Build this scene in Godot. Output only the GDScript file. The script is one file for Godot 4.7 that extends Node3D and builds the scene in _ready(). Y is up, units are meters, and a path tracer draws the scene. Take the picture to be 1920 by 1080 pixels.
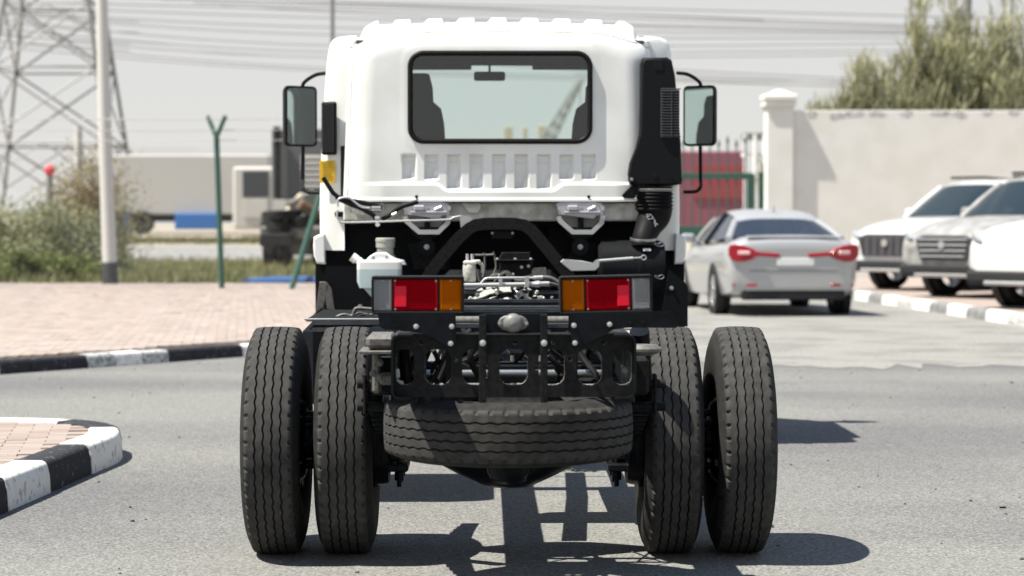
extends Node3D
# A white cab-over truck chassis seen from behind in a depot yard, hazy bright noon.

const F := 4200.0            # focal length of the photograph in its own pixels
const EYE := Vector3(0, 1.245, 0)
const TILT := 0.02856

class B:
	var v := PackedVector3Array()
	var n := PackedVector3Array()
	var c := PackedColorArray()
	var t := PackedVector2Array()
	var col := Color.WHITE
	var use_col := false
	var use_uv := false
	func tri(p: Vector3, q: Vector3, r: Vector3, np: Vector3, nq: Vector3, nr: Vector3) -> void:
		if (r - p).cross(q - p).dot(np + nq + nr) < 0.0:
			var x := q
			q = r
			r = x
			x = nq
			nq = nr
			nr = x
		v.push_back(p); v.push_back(q); v.push_back(r)
		n.push_back(np); n.push_back(nq); n.push_back(nr)
		if use_col:
			c.push_back(col); c.push_back(col); c.push_back(col)
	func flat(p: Vector3, q: Vector3, r: Vector3) -> void:
		var m := (r - p).cross(q - p).normalized()
		v.push_back(p); v.push_back(q); v.push_back(r)
		n.push_back(m); n.push_back(m); n.push_back(m)
		if use_col:
			c.push_back(col); c.push_back(col); c.push_back(col)
	func quad(p: Vector3, q: Vector3, r: Vector3, s: Vector3) -> void:
		flat(p, q, r)
		flat(p, r, s)
	# chamfered box
	func box(at: Vector3, size: Vector3, ch := 0.004, turn := Basis()) -> void:
		var h := size * 0.5
		ch = minf(ch, minf(h.x, minf(h.y, h.z)) * 0.6)
		var p := {}
		for sx in [-1, 1]:
			for sy in [-1, 1]:
				for sz in [-1, 1]:
					var s := Vector3(sx, sy, sz)
					for a in 3:
						var o := h * s
						for b in 3:
							if b != a:
								o[b] -= ch * s[b]
						p[[sx, sy, sz, a]] = at + turn * o
		for a in 3:
			var b := (a + 1) % 3
			var d := (a + 2) % 3
			for s in [-1, 1]:
				var k := []
				for e in [[-1, -1], [1, -1], [1, 1], [-1, 1]]:
					var g := [0, 0, 0]
					g[a] = s
					g[b] = e[0]
					g[d] = e[1]
					k.push_back(p[[g[0], g[1], g[2], a]])
				face(k, at)
			for s in [-1, 1]:
				for r in [-1, 1]:
					var g1 := [0, 0, 0]
					g1[a] = s
					g1[b] = r
					var lo: Array = g1.duplicate()
					var hi: Array = g1.duplicate()
					lo[d] = -1
					hi[d] = 1
					face([p[[lo[0], lo[1], lo[2], a]], p[[lo[0], lo[1], lo[2], b]], p[[hi[0], hi[1], hi[2], b]], p[[hi[0], hi[1], hi[2], a]]], at)
		for sx in [-1, 1]:
			for sy in [-1, 1]:
				for sz in [-1, 1]:
					face([p[[sx, sy, sz, 0]], p[[sx, sy, sz, 1]], p[[sx, sy, sz, 2]]], at)
	func face(k: Array, from: Vector3) -> void:
		var m: Vector3 = (k[2] - k[0]).cross(k[1] - k[0])
		if m.dot(k[0] + k[2] - from * 2.0) < 0.0:
			k.reverse()
		flat(k[0], k[1], k[2])
		if k.size() == 4:
			flat(k[0], k[2], k[3])
	# rows of points; cu closes each row, cv closes the rows; faces that meet more sharply than crease stay sharp
	func loft(rows: Array, cu := false, cv := false, crease := 40.0, skip := PackedByteArray(), cols := []) -> void:
		var nr := rows.size()
		var nc: int = rows[0].size()
		var qr := nr if cv else nr - 1
		var qc := nc if cu else nc - 1
		var lim := cos(deg_to_rad(crease))
		var fn := PackedVector3Array()
		fn.resize(qr * qc)
		for i in qr:
			var r0: PackedVector3Array = rows[i]
			var r1: PackedVector3Array = rows[(i + 1) % nr]
			for j in qc:
				var k := (j + 1) % nc
				fn[i * qc + j] = (r1[k] - r0[j]).cross(r0[k] - r1[j]).normalized()
		for i in qr:
			var r0: PackedVector3Array = rows[i]
			var r1: PackedVector3Array = rows[(i + 1) % nr]
			for j in qc:
				if skip and skip[i * qc + j]:
					continue
				var k := (j + 1) % nc
				var own := fn[i * qc + j]
				if own == Vector3.ZERO:
					continue
				var cn := []
				for e in 4:
					var di := -1 if e < 2 else 1
					var dj := -1 if e == 0 or e == 3 else 1
					var s := own
					var ii := i + di
					var jj := j + dj
					if cv:
						ii = posmod(ii, qr)
					if cu:
						jj = posmod(jj, qc)
					var oki := ii >= 0 and ii < qr
					var okj := jj >= 0 and jj < qc
					if oki:
						var a := fn[ii * qc + j]
						if a.dot(own) > lim:
							s += a
					if okj:
						var a := fn[i * qc + jj]
						if a.dot(own) > lim:
							s += a
					if oki and okj:
						var a := fn[ii * qc + jj]
						if a.dot(own) > lim:
							s += a
					cn.push_back(s.normalized())
				# corners: e0=(i,j) e1=(i,k) e2=(i+1,k) e3=(i+1,j)
				var p: Vector3 = r0[j]
				var q: Vector3 = r0[k]
				var r: Vector3 = r1[k]
				var s4: Vector3 = r1[j]
				v.push_back(p); v.push_back(q); v.push_back(r)
				v.push_back(p); v.push_back(r); v.push_back(s4)
				n.push_back(cn[0]); n.push_back(cn[1]); n.push_back(cn[2])
				n.push_back(cn[0]); n.push_back(cn[2]); n.push_back(cn[3])
				if use_col:
					if cols:
						var c0: Color = cols[j]
						var c1: Color = cols[k]
						c.push_back(c0); c.push_back(c1); c.push_back(c1)
						c.push_back(c0); c.push_back(c1); c.push_back(c0)
					else:
						for z in 6:
							c.push_back(col)
				if use_uv:
					var u0 := float(j) / qc
					var u1 := float(j + 1) / qc
					var w0 := float(i) / qr
					var w1 := float(i + 1) / qr
					for z in [Vector2(u0, w0), Vector2(u1, w0), Vector2(u1, w1), Vector2(u0, w0), Vector2(u1, w1), Vector2(u0, w1)]:
						t.push_back(z)
	func fan(ring: PackedVector3Array, flip := false) -> void:
		var mid := Vector3.ZERO
		for p in ring:
			mid += p
		mid /= ring.size()
		for j in ring.size():
			var k := (j + 1) % ring.size()
			if flip:
				flat(mid, ring[k], ring[j])
			else:
				flat(mid, ring[j], ring[k])
	func tube(path: Array, r, sides := 10, caps := true, closed := false) -> void:
		var rows := []
		var side := Vector3.ZERO
		var m := path.size()
		for i in m:
			var a: Vector3 = path[maxi(i - 1, 0)] if not closed else path[posmod(i - 1, m)]
			var b: Vector3 = path[mini(i + 1, m - 1)] if not closed else path[(i + 1) % m]
			var d := (b - a).normalized()
			if side == Vector3.ZERO:
				side = d.cross(Vector3.UP if absf(d.y) < 0.9 else Vector3.RIGHT).normalized()
			else:
				side = (side - d * side.dot(d)).normalized()
			var up := d.cross(side)
			var rad: float = r[i] if r is Array else r
			var ring := PackedVector3Array()
			for k in sides:
				var w := TAU * k / sides
				ring.push_back(path[i] + (side * cos(w) + up * sin(w)) * rad)
			rows.push_back(ring)
		loft(rows, true, closed, 50.0)
		if caps and not closed:
			fan(rows[0], false)
			fan(rows[-1], true)
	# profile of (radius, along) pairs turned round the axis of x
	func lathe(prof: Array, x: Transform3D, seg := 24, crease := 35.0, skip := PackedByteArray()) -> void:
		var rows := []
		for i in seg:
			var w := TAU * i / seg
			var ring := PackedVector3Array()
			for p in prof:
				ring.push_back(x * Vector3(p[0] * cos(w), p[1], p[0] * sin(w)))
			rows.push_back(ring)
		loft(rows, false, true, crease, skip)
	# flat outline in a plane, given thickness along dir, with a rounded rim
	func plate(ring: PackedVector3Array, dir: Vector3, bevel := 0.0) -> void:
		var mid := Vector3.ZERO
		for p in ring:
			mid += p
		mid /= ring.size()
		var back := PackedVector3Array()
		var front := PackedVector3Array()
		var rim := PackedVector3Array()
		for p in ring:
			back.push_back(p)
			rim.push_back(p + dir * (1.0 - bevel / maxf(dir.length(), 1e-5)))
			front.push_back(p + dir - (p - mid).normalized() * bevel)
		loft([back, rim, front] if bevel > 0.0 else [back, front], true, false, 40.0)
		cap(front, dir)
		cap(back, -dir)
	func cap(ring: PackedVector3Array, dir: Vector3) -> void:
		var w := dir.normalized()
		var u := w.cross(Vector3.UP if absf(w.y) < 0.9 else Vector3.RIGHT).normalized()
		var s := w.cross(u)
		var flat2 := PackedVector2Array()
		for p in ring:
			flat2.push_back(Vector2(p.dot(u), p.dot(s)))
		var ix := Geometry2D.triangulate_polygon(flat2)
		for i in range(0, ix.size(), 3):
			tri(ring[ix[i]], ring[ix[i + 1]], ring[ix[i + 2]], w, w, w)
	# a bar of constant breadth (along dir) and thickness, bent along a path
	func strap(path: Array, dir: Vector3, thick: float) -> void:
		var rows := []
		for i in path.size():
			var a: Vector3 = path[maxi(i - 1, 0)]
			var b: Vector3 = path[mini(i + 1, path.size() - 1)]
			var o := (b - a).cross(dir).normalized() * thick * 0.5
			var p: Vector3 = path[i]
			rows.push_back(PackedVector3Array([p - dir * 0.5 - o, p + dir * 0.5 - o, p + dir * 0.5 + o, p - dir * 0.5 + o]))
		loft(rows, true, false, 30.0)
		fan(rows[0], false)
		fan(rows[-1], true)
	func mesh() -> ArrayMesh:
		var a := []
		a.resize(Mesh.ARRAY_MAX)
		a[Mesh.ARRAY_VERTEX] = v
		a[Mesh.ARRAY_NORMAL] = n
		if use_col:
			a[Mesh.ARRAY_COLOR] = c
		if use_uv and t.size() == v.size():
			a[Mesh.ARRAY_TEX_UV] = t
		var m := ArrayMesh.new()
		m.add_surface_from_arrays(Mesh.PRIMITIVE_TRIANGLES, a)
		return m

var M := {}
var truck: Node3D
var truck_inv: Transform3D
var rng := RandomNumberGenerator.new()

func part(b: B, called: String, m: Material, parent: Node) -> MeshInstance3D:
	var o := MeshInstance3D.new()
	o.name = called
	o.mesh = b.mesh()
	o.mesh.surface_set_material(0, m)
	parent.add_child(o, true)
	return o

func shared(mesh: Mesh, called: String, m: Material, parent: Node, x: Transform3D) -> MeshInstance3D:
	var o := MeshInstance3D.new()
	o.name = called
	o.mesh = mesh
	o.material_override = m
	o.transform = x
	parent.add_child(o, true)
	return o

func tag(o: Node, label: String, category: String, group := "", kind := "") -> void:
	o.set_meta("label", label)
	o.set_meta("category", category)
	if group:
		o.set_meta("group", group)
	if kind:
		o.set_meta("kind", kind)

var taken := {}
func numbered(called: String) -> String:
	taken[called] = taken.get(called, -1) + 1
	return called if taken[called] == 0 else "%s_%03d" % [called, taken[called]]

func thing(called: String, at: Vector3, label: String, category: String, group := "", kind := "") -> Node3D:
	var o := Node3D.new()
	o.name = numbered(called)
	o.position = at
	tag(o, label, category, group, kind)
	add_child(o)
	return o

func single(b: B, called: String, m: Material, label: String, category: String, group := "", kind := "") -> MeshInstance3D:
	var o := part(b, numbered(called), m, self)
	tag(o, label, category, group, kind)
	return o

# where the line of sight through a pixel of the photograph meets a real plane
func sight(px: float, py: float) -> Vector3:
	return Basis(Vector3.RIGHT, -TILT) * Vector3((px - 960.0) / F, -(py - 540.0) / F, -1.0)

func on_ground(px: float, py: float, h := 0.0) -> Vector3:
	var d := sight(px, py)
	return EYE + d * ((h - EYE.y) / d.y)

func away(px: float, py: float, depth: float) -> Vector3:
	var d := sight(px, py)
	return EYE + d * (depth / -d.z)

# the same in the truck's own axes: x to its right, y up, z backwards from the rear axle
func q(px: float, py: float, z: float) -> Vector3:
	var o := truck_inv * EYE
	var d := truck_inv.basis * sight(px, py)
	return o + d * ((z - o.z) / d.z)

func at_z(p: Vector3, z: float) -> Vector3:
	return Vector3(p.x, p.y, z)

func rounded(x0: float, y0: float, x1: float, y1: float, r: float, steps := 6) -> PackedVector2Array:
	var out := PackedVector2Array()
	for k in 4:
		var cx: float = [x1 - r, x0 + r, x0 + r, x1 - r][k]
		var cy: float = [y1 - r, y1 - r, y0 + r, y0 + r][k]
		for s in steps + 1:
			var w := PI / 2 * (k + float(s) / steps)
			out.push_back(Vector2(cx + cos(w) * r, cy + sin(w) * r))
	return out

func flat3(ring: PackedVector2Array, z: float) -> PackedVector3Array:
	var out := PackedVector3Array()
	for p in ring:
		out.push_back(Vector3(p.x, p.y, z))
	return out

func qring(pts: Array, z: float) -> PackedVector3Array:
	var out := PackedVector3Array()
	for p in pts:
		out.push_back(q(p[0], p[1], z))
	return out

func curve(pts: Array, each := 6) -> Array:
	var out := []
	for i in pts.size() - 1:
		var p0: Vector3 = pts[maxi(i - 1, 0)]
		var p3: Vector3 = pts[mini(i + 2, pts.size() - 1)]
		for s in each:
			out.push_back((pts[i] as Vector3).cubic_interpolate(pts[i + 1], p0, p3, float(s) / each))
	out.push_back(pts[-1])
	return out

func lin(r: float, g: float, b: float) -> Color:
	return Color(r, g, b).linear_to_srgb()

func noise_tex(freq: float, a: Color, z: Color, kind := FastNoiseLite.TYPE_SIMPLEX_SMOOTH, octaves := 4, size := 512, lo := 0.25, hi := 0.75, sd := 1) -> NoiseTexture2D:
	var t := NoiseTexture2D.new()
	var f := FastNoiseLite.new()
	f.noise_type = kind
	f.frequency = freq
	f.fractal_octaves = octaves
	f.seed = sd
	if kind == FastNoiseLite.TYPE_CELLULAR:
		f.cellular_return_type = FastNoiseLite.RETURN_CELL_VALUE
		f.fractal_type = FastNoiseLite.FRACTAL_NONE
	t.noise = f
	t.width = size
	t.height = size
	t.seamless = true
	t.normalize = true
	var g := Gradient.new()
	g.offsets = PackedFloat32Array([lo, hi])
	g.colors = PackedColorArray([a, z])
	t.color_ramp = g
	return t

func mat(called: String, c: Color, rough := 0.6, metal := 0.0) -> StandardMaterial3D:
	var m := StandardMaterial3D.new()
	m.resource_name = called
	m.albedo_color = c
	m.roughness = rough
	m.metallic = metal
	M[called] = m
	return m

func grain(m: StandardMaterial3D, t: Texture2D, scale: float, world := false) -> StandardMaterial3D:
	m.albedo_texture = t
	m.uv1_triplanar = true
	m.uv1_world_triplanar = world
	m.uv1_scale = Vector3.ONE * scale
	return m

func materials() -> void:
	var dust := noise_tex(0.012, Color(0.78, 0.77, 0.75), Color(1, 1, 1), FastNoiseLite.TYPE_SIMPLEX_SMOOTH, 5, 512, 0.2, 0.7, 3)
	var fine := noise_tex(0.09, Color(0.8, 0.8, 0.8), Color(1, 1, 1), FastNoiseLite.TYPE_SIMPLEX_SMOOTH, 3, 512, 0.2, 0.8, 4)
	var rough_map := noise_tex(0.02, Color(0.55, 0.55, 0.55), Color(1, 1, 1), FastNoiseLite.TYPE_SIMPLEX_SMOOTH, 4, 512, 0.2, 0.8, 5)
	var grime := noise_tex(0.03, Color(0.78, 0.76, 0.73), Color(1, 1, 1), FastNoiseLite.TYPE_SIMPLEX_SMOOTH, 5, 512, 0.15, 0.6, 6)
	var asphalt := mat("asphalt", lin(0.25, 0.252, 0.25), 0.92)
	grain(asphalt, noise_tex(0.28, Color(0.68, 0.68, 0.69), Color(1, 1, 0.99), FastNoiseLite.TYPE_CELLULAR, 1, 1024, 0.0, 1.0, 7), 0.42, true)
	asphalt.detail_enabled = true
	asphalt.detail_blend_mode = BaseMaterial3D.BLEND_MODE_MUL
	asphalt.detail_uv_layer = BaseMaterial3D.DETAIL_UV_2
	asphalt.detail_albedo = noise_tex(0.008, Color(0.87, 0.87, 0.88), Color(1, 1, 0.985), FastNoiseLite.TYPE_SIMPLEX_SMOOTH, 5, 512, 0.25, 0.72, 8)
	asphalt.uv2_triplanar = true
	asphalt.uv2_world_triplanar = true
	asphalt.uv2_scale = Vector3(0.03, 0.1, 0.06)
	asphalt.heightmap_enabled = true
	asphalt.heightmap_texture = asphalt.albedo_texture
	asphalt.heightmap_scale = 0.35
	grain(mat("white_paint", lin(0.86, 0.87, 0.855), 0.28), noise_tex(0.006, Color(0.945, 0.945, 0.935), Color(1, 1, 1), FastNoiseLite.TYPE_SIMPLEX_SMOOTH, 5, 512, 0.2, 0.7, 9), 0.5)
	M.white_paint.clearcoat_enabled = true
	M.white_paint.clearcoat = 0.5
	M.white_paint.clearcoat_roughness = 0.06
	grain(mat("primer", lin(0.62, 0.62, 0.58), 0.5), dust, 1.3)
	grain(mat("frame_black", lin(0.007, 0.009, 0.012), 0.5), grime, 1.0)
	grain(mat("frame_dusty", lin(0.013, 0.0135, 0.014), 0.6), grime, 2.2)
	M.frame_black.roughness_texture = rough_map
	mat("plastic_black", lin(0.012, 0.0128, 0.0145), 0.45)
	grain(M.plastic_black, fine, 3.0)
	mat("gasket", lin(0.012, 0.012, 0.012), 0.45)
	mat("dark_trim", lin(0.03, 0.034, 0.038), 0.8)
	mat("headliner", lin(0.1, 0.105, 0.11), 0.9)
	grain(mat("seat_cloth", lin(0.035, 0.038, 0.042), 0.95), fine, 6.0)
	grain(mat("fender_black", lin(0.007, 0.008, 0.0095), 0.7), fine, 8.0)
	grain(mat("steel", lin(0.5, 0.51, 0.52), 0.32, 0.85), fine, 4.0)
	grain(mat("bright_zinc", lin(0.58, 0.59, 0.59), 0.35, 0.3), fine, 5.0)
	grain(mat("latch_zinc", lin(0.55, 0.54, 0.59), 0.35, 0.25), fine, 5.0)
	grain(mat("cast_aluminium", lin(0.5, 0.5, 0.47), 0.45, 0.2), grime, 3.0)
	grain(mat("cast_grey", lin(0.13, 0.128, 0.12), 0.6, 0.2), grime, 3.0)
	mat("hose_rubber", lin(0.01, 0.01, 0.011), 0.55)
	mat("chrome", lin(0.75, 0.75, 0.74), 0.12, 1.0)
	mat("mirror", lin(0.72, 0.77, 0.75), 0.03, 1.0)
	mat("tank_plastic", lin(0.74, 0.77, 0.76), 0.4)
	M.tank_plastic.subsurf_scatter_enabled = true
	M.tank_plastic.subsurf_scatter_strength = 0.25
	mat("tank_fluid", lin(0.42, 0.52, 0.53), 0.4)
	mat("cap_grey", lin(0.28, 0.285, 0.26), 0.6)
	for l in [["lens_red", lin(0.36, 0.002, 0.01)], ["lens_reflector", lin(0.65, 0.006, 0.03)], ["lens_amber", lin(0.55, 0.16, 0.005)], ["lens_clear", lin(0.4, 0.41, 0.41)]]:
		var m := mat(l[0], l[1], 0.22)
		m.clearcoat_enabled = true
		m.clearcoat = 0.35
		m.clearcoat_roughness = 0.08
	var rub := mat("rubber", Color.WHITE, 0.78)
	rub.vertex_color_use_as_albedo = true
	grain(rub, noise_tex(0.025, Color(0.8, 0.79, 0.77), Color(1, 1, 1), FastNoiseLite.TYPE_SIMPLEX_SMOOTH, 5, 512, 0.2, 0.75, 10), 1.5)
	# the truck's panes are solid sheets of green tinted glass
	var glass := mat("window_glass", Color(Color(0.87, 0.945, 0.93).linear_to_srgb(), 0.0), 0.0)
	glass.refraction_enabled = true
	glass.refraction_scale = 0.05
	var dark := mat("tinted_glass", Color(0.1, 0.14, 0.2, 0.92), 0.04)
	dark.transparency = BaseMaterial3D.TRANSPARENCY_ALPHA
	var screen := mat("car_glass", Color(0.12, 0.17, 0.19, 0.75), 0.03)
	screen.transparency = BaseMaterial3D.TRANSPARENCY_ALPHA
	mat("sticker_yellow", lin(0.62, 0.38, 0.01), 0.5)
	mat("paper", lin(0.75, 0.76, 0.76), 0.5)
	mat("print_ink", lin(0.3, 0.2, 0.01), 0.7)
	grain(mat("kerb_white", lin(0.72, 0.72, 0.7), 0.75), noise_tex(0.02, Color(0.72, 0.71, 0.69), Color(1, 1, 1), FastNoiseLite.TYPE_SIMPLEX_SMOOTH, 6, 512, 0.24, 0.32, 11), 1.2, true)
	grain(mat("kerb_black", lin(0.17, 0.17, 0.17), 0.75), noise_tex(0.025, Color(1, 1, 1), Color(0.46, 0.47, 0.5), FastNoiseLite.TYPE_SIMPLEX_SMOOTH, 6, 512, 0.19, 0.24, 12), 1.2, true)
	grain(mat("kerb_worn", lin(0.5, 0.51, 0.5), 0.8), noise_tex(0.02, Color(0.5, 0.5, 0.5), Color(1, 1, 1), FastNoiseLite.TYPE_SIMPLEX_SMOOTH, 5, 512, 0.3, 0.5, 13), 1.4, true)
	grain(mat("kerb_grey", lin(0.22, 0.225, 0.23), 0.8), dust, 1.0, true)
	grain(mat("joint_sand", lin(0.27, 0.22, 0.19), 0.95), dust, 2.0, true)
	mat("slat_edge_lit", lin(0.05, 0.052, 0.056), 0.35)  # lighter plastic, paints the light caught along slat edges
	grain(mat("concrete", lin(0.3, 0.285, 0.265), 0.9), dust, 0.8, true)
	for k in 4:
		grain(mat("paver_%d" % k, [lin(0.32, 0.26, 0.23), lin(0.345, 0.285, 0.255), lin(0.3, 0.235, 0.2), lin(0.345, 0.295, 0.27)][k], 0.9), fine, 5.0)
	var pv := mat("paver_mass", Color.WHITE, 0.9)
	pv.vertex_color_use_as_albedo = true
	grain(mat("sand", lin(0.36, 0.32, 0.26), 0.95), noise_tex(0.02, Color(0.75, 0.75, 0.73), Color(1, 1, 1), FastNoiseLite.TYPE_SIMPLEX_SMOOTH, 5, 512, 0.2, 0.7, 14), 0.15, true)
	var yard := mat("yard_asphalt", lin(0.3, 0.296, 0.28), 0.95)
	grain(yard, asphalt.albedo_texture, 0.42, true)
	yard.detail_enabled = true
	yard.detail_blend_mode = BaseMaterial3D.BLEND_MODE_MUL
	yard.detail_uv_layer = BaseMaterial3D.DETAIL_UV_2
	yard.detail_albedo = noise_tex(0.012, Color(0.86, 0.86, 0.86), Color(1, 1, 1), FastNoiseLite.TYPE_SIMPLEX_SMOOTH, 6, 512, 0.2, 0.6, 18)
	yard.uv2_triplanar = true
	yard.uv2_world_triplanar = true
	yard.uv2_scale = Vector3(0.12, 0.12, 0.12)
	grain(mat("far_road", lin(0.25, 0.25, 0.25), 0.9), dust, 0.3, true)
	grain(mat("render_wall", lin(0.72, 0.715, 0.675), 0.9), noise_tex(0.01, Color(0.975, 0.973, 0.965), Color(1, 1, 1), FastNoiseLite.TYPE_SIMPLEX_SMOOTH, 6, 512, 0.25, 0.65, 15), 0.22, true)
	grain(mat("wall_patch", lin(0.55, 0.55, 0.56), 0.9), dust, 1.0, true)
	mat("pole_white", lin(0.52, 0.52, 0.5), 0.6)
	mat("pole_black", lin(0.03, 0.035, 0.04), 0.6)
	mat("fence_green", lin(0.03, 0.09, 0.07), 0.55)
	mat("wire", lin(0.3, 0.3, 0.3), 0.6, 0.5)
	mat("cable_dark", lin(0.16, 0.16, 0.16), 0.7)
	mat("galvanised", lin(0.21, 0.21, 0.205), 0.6, 0.3)
	mat("pipe_blue", lin(0.02, 0.07, 0.2), 0.4)
	var leaf := mat("leaf", Color.WHITE, 0.7)
	leaf.vertex_color_use_as_albedo = true
	leaf.backlight_enabled = true
	leaf.backlight = Color(0.75, 0.75, 0.75)
	mat("bark", lin(0.14, 0.115, 0.085), 0.95)
	var silver := mat("car_silver", lin(0.38, 0.39, 0.4), 0.3, 0.3)
	var white := mat("car_white", lin(0.58, 0.585, 0.585), 0.25)
	for m in [silver, white]:
		m.clearcoat_enabled = true
		m.clearcoat = 0.8
		m.clearcoat_roughness = 0.05
	mat("car_plastic", lin(0.03, 0.031, 0.033), 0.6)
	mat("car_tyre", lin(0.025, 0.025, 0.025), 0.85)
	mat("alloy", lin(0.5, 0.5, 0.5), 0.35, 0.8)
	mat("grille_dark", lin(0.1, 0.1, 0.11), 0.35, 0.6)
	mat("headlamp", lin(0.55, 0.58, 0.6), 0.1, 0.5)
	mat("tail_red", lin(0.32, 0.012, 0.025), 0.2)
	mat("tail_pale", lin(0.75, 0.45, 0.45), 0.25)
	mat("red_cladding", lin(0.25, 0.045, 0.055), 0.7)
	mat("maroon_cladding", lin(0.22, 0.07, 0.1), 0.7)
	mat("trailer_white", lin(0.47, 0.46, 0.44), 0.7)
	mat("trailer_blue", lin(0.02, 0.13, 0.4), 0.5)
	mat("lorry_grey", lin(0.1, 0.105, 0.11), 0.6)
	grain(mat("rust", lin(0.22, 0.15, 0.1), 0.9), grime, 2.0)
	mat("beige", lin(0.5, 0.43, 0.32), 0.8)
	mat("red_plastic", lin(0.6, 0.03, 0.05), 0.5)
	mat("winch_grey", lin(0.15, 0.15, 0.147), 0.5)
	for k in ["frame_black", "frame_dusty", "plastic_black", "gasket", "dark_trim", "fender_black", "hose_rubber", "rubber", "car_plastic", "car_tyre", "headliner", "seat_cloth", "kerb_black", "asphalt"]:
		M[k].metallic_specular = 0.22
	M.tinted_glass.metallic_specular = 0.3
	for k in ["lens_red", "lens_reflector", "lens_amber", "lens_clear"]:
		M[k].metallic_specular = 0.3
		M[k].clearcoat = 0.15
	grain(mat("silver_car_paint", lin(0.42, 0.42, 0.415), 0.3, 0.3), dust, 0.5)

func _ready() -> void:
	rng.seed = 20240611
	# camera
	var cam := Camera3D.new()
	cam.name = "camera"
	var lens := CameraAttributesPhysical.new()
	lens.frustum_focal_length = 50.0
	lens.exposure_aperture = 50.0 / 24.0
	lens.frustum_focus_distance = 8.9
	lens.frustum_near = 0.1
	lens.frustum_far = 3000.0
	cam.attributes = lens
	add_child(cam)
	cam.position = EYE
	cam.rotation = Vector3(-TILT, 0, 0)
	cam.keep_aspect = Camera3D.KEEP_HEIGHT
	cam.fov = rad_to_deg(2.0 * atan(540.0 / F))
	cam.near = 0.1
	cam.far = 3000.0
	cam.current = true
	# sky, exposure, haze
	var env := Environment.new()
	var sky := ProceduralSkyMaterial.new()
	sky.sky_top_color = lin(0.035, 0.1, 0.23)
	sky.sky_horizon_color = lin(0.315, 0.311, 0.298)
	sky.sky_curve = 0.8
	sky.ground_bottom_color = lin(0.16, 0.155, 0.15)
	sky.ground_horizon_color = lin(0.35, 0.345, 0.33)
	sky.sun_angle_max = 12.0
	sky.sun_curve = 0.1
	env.background_mode = Environment.BG_SKY
	env.sky = Sky.new()
	env.sky.sky_material = sky
	env.tonemap_mode = Environment.TONE_MAPPER_LINEAR
	env.tonemap_exposure = 2.5
	env.sdfgi_enabled = true
	env.ssao_enabled = true
	env.ssil_enabled = true
	var we := WorldEnvironment.new()
	we.name = "world_environment"
	we.environment = env
	add_child(we)
	# sun: high, from the truck's left and a little behind the camera
	var sun := DirectionalLight3D.new()
	sun.name = "sun"
	sun.light_energy = 1.35
	sun.light_color = Color(1.0, 0.975, 0.925)
	sun.light_angular_distance = 0.5
	sun.shadow_enabled = true
	add_child(sun)
	sun.look_at_from_position(Vector3(0, 30, 0), Vector3(0, 30, 0) + Vector3(0.505, -1.0, -0.13), Vector3.FORWARD)
	materials()
	build_ground()
	build_pavements()
	build_wall_and_gate()
	build_truck()
	build_cars()
	build_street()
	build_far()
	build_plants()

# ---------------------------------------------------------------- ground, kerbs, pavements
func rise(d: float) -> float:
	return clampf((d - 50.0) * 0.0148, 0.0, 0.85)

func sheet(x0: float, x1: float, depths: Array, lift: float, slope := true) -> B:
	var b := B.new()
	var rows := []
	for d in depths:
		var r := PackedVector3Array()
		for k in 9:
			r.push_back(Vector3(lerpf(x0, x1, k / 8.0), (rise(d) if slope else 0.0) + lift, -d))
		rows.push_back(r)
	b.loft(rows)
	return b

func build_ground() -> void:
	single(sheet(-900, 900, [-120.0, 0.0, 30.0, 50.0, 60.0, 80.0, 100.0, 107.4, 130.0, 400.0, 1600.0], -0.02), "ground", M.sand, "pale sandy ground around the yard and beyond the fence", "ground", "", "structure")
	single(sheet(-26, 40, [-40.0, 0.0, 20.0, 49.0], 0.0, false), "road", M.asphalt, "dusty grey asphalt yard road under the truck chassis", "road", "", "structure")
	single(sheet(-120, 2, [61.0, 70.0, 80.0], 0.012), "far_road", M.far_road, "grey road strip beyond the wire fence", "road", "", "structure")
	# pale dusty part of the yard by the gate, an added sheet with ragged edge
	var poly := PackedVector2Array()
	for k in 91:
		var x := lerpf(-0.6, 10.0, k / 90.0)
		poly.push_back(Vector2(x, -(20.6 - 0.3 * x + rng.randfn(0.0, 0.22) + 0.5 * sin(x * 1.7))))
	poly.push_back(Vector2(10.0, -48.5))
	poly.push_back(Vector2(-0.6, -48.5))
	single(polygon_sheet(poly, 0.004), "yard_surface", M.yard_asphalt, "paler dusty asphalt of the yard by the gate", "road", "", "structure")
	# loose grit on the asphalt
	var b := B.new()
	for i in 260:
		var d := rng.randf_range(6.2, 24.0)
		var p := Vector3(rng.randf_range(-0.24, 0.25) * d, 0.0, -d)
		var s := rng.randf_range(0.004, 0.012)
		b.box(p + Vector3(0, s * 0.3, 0), Vector3(s * 1.5, s, s), s * 0.2, Basis(Vector3.UP, rng.randf() * TAU))
	single(b, "grit", M.cast_grey, "scattered bits of grit lying on the asphalt", "grit", "", "stuff")
	b = B.new()
	for l in [[1897, 717, 0.035, 0.2], [1880, 951, 0.028, -0.1], [512, 775, 0.012, 0.3]]:
		b.box(on_ground(l[0], l[1], 0.004), Vector3(l[2], 0.006, 0.012), 0.001, Basis(Vector3.UP, l[3]))
	single(b, "litter", M.hose_rubber, "small dark scraps lying on the open asphalt", "litter", "", "stuff")

func resample(path: PackedVector2Array, s0: float, s1: float, step: float) -> PackedVector2Array:
	var out := PackedVector2Array()
	var n := maxi(1, int(ceil((s1 - s0) / step)))
	for k in n + 1:
		out.push_back(along(path, lerpf(s0, s1, float(k) / n)))
	return out

func along(path: PackedVector2Array, s: float) -> Vector2:
	for i in path.size() - 1:
		var l := path[i].distance_to(path[i + 1])
		if s <= l or i == path.size() - 2:
			return path[i].lerp(path[i + 1], s / l)
		s -= l
	return path[-1]

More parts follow.
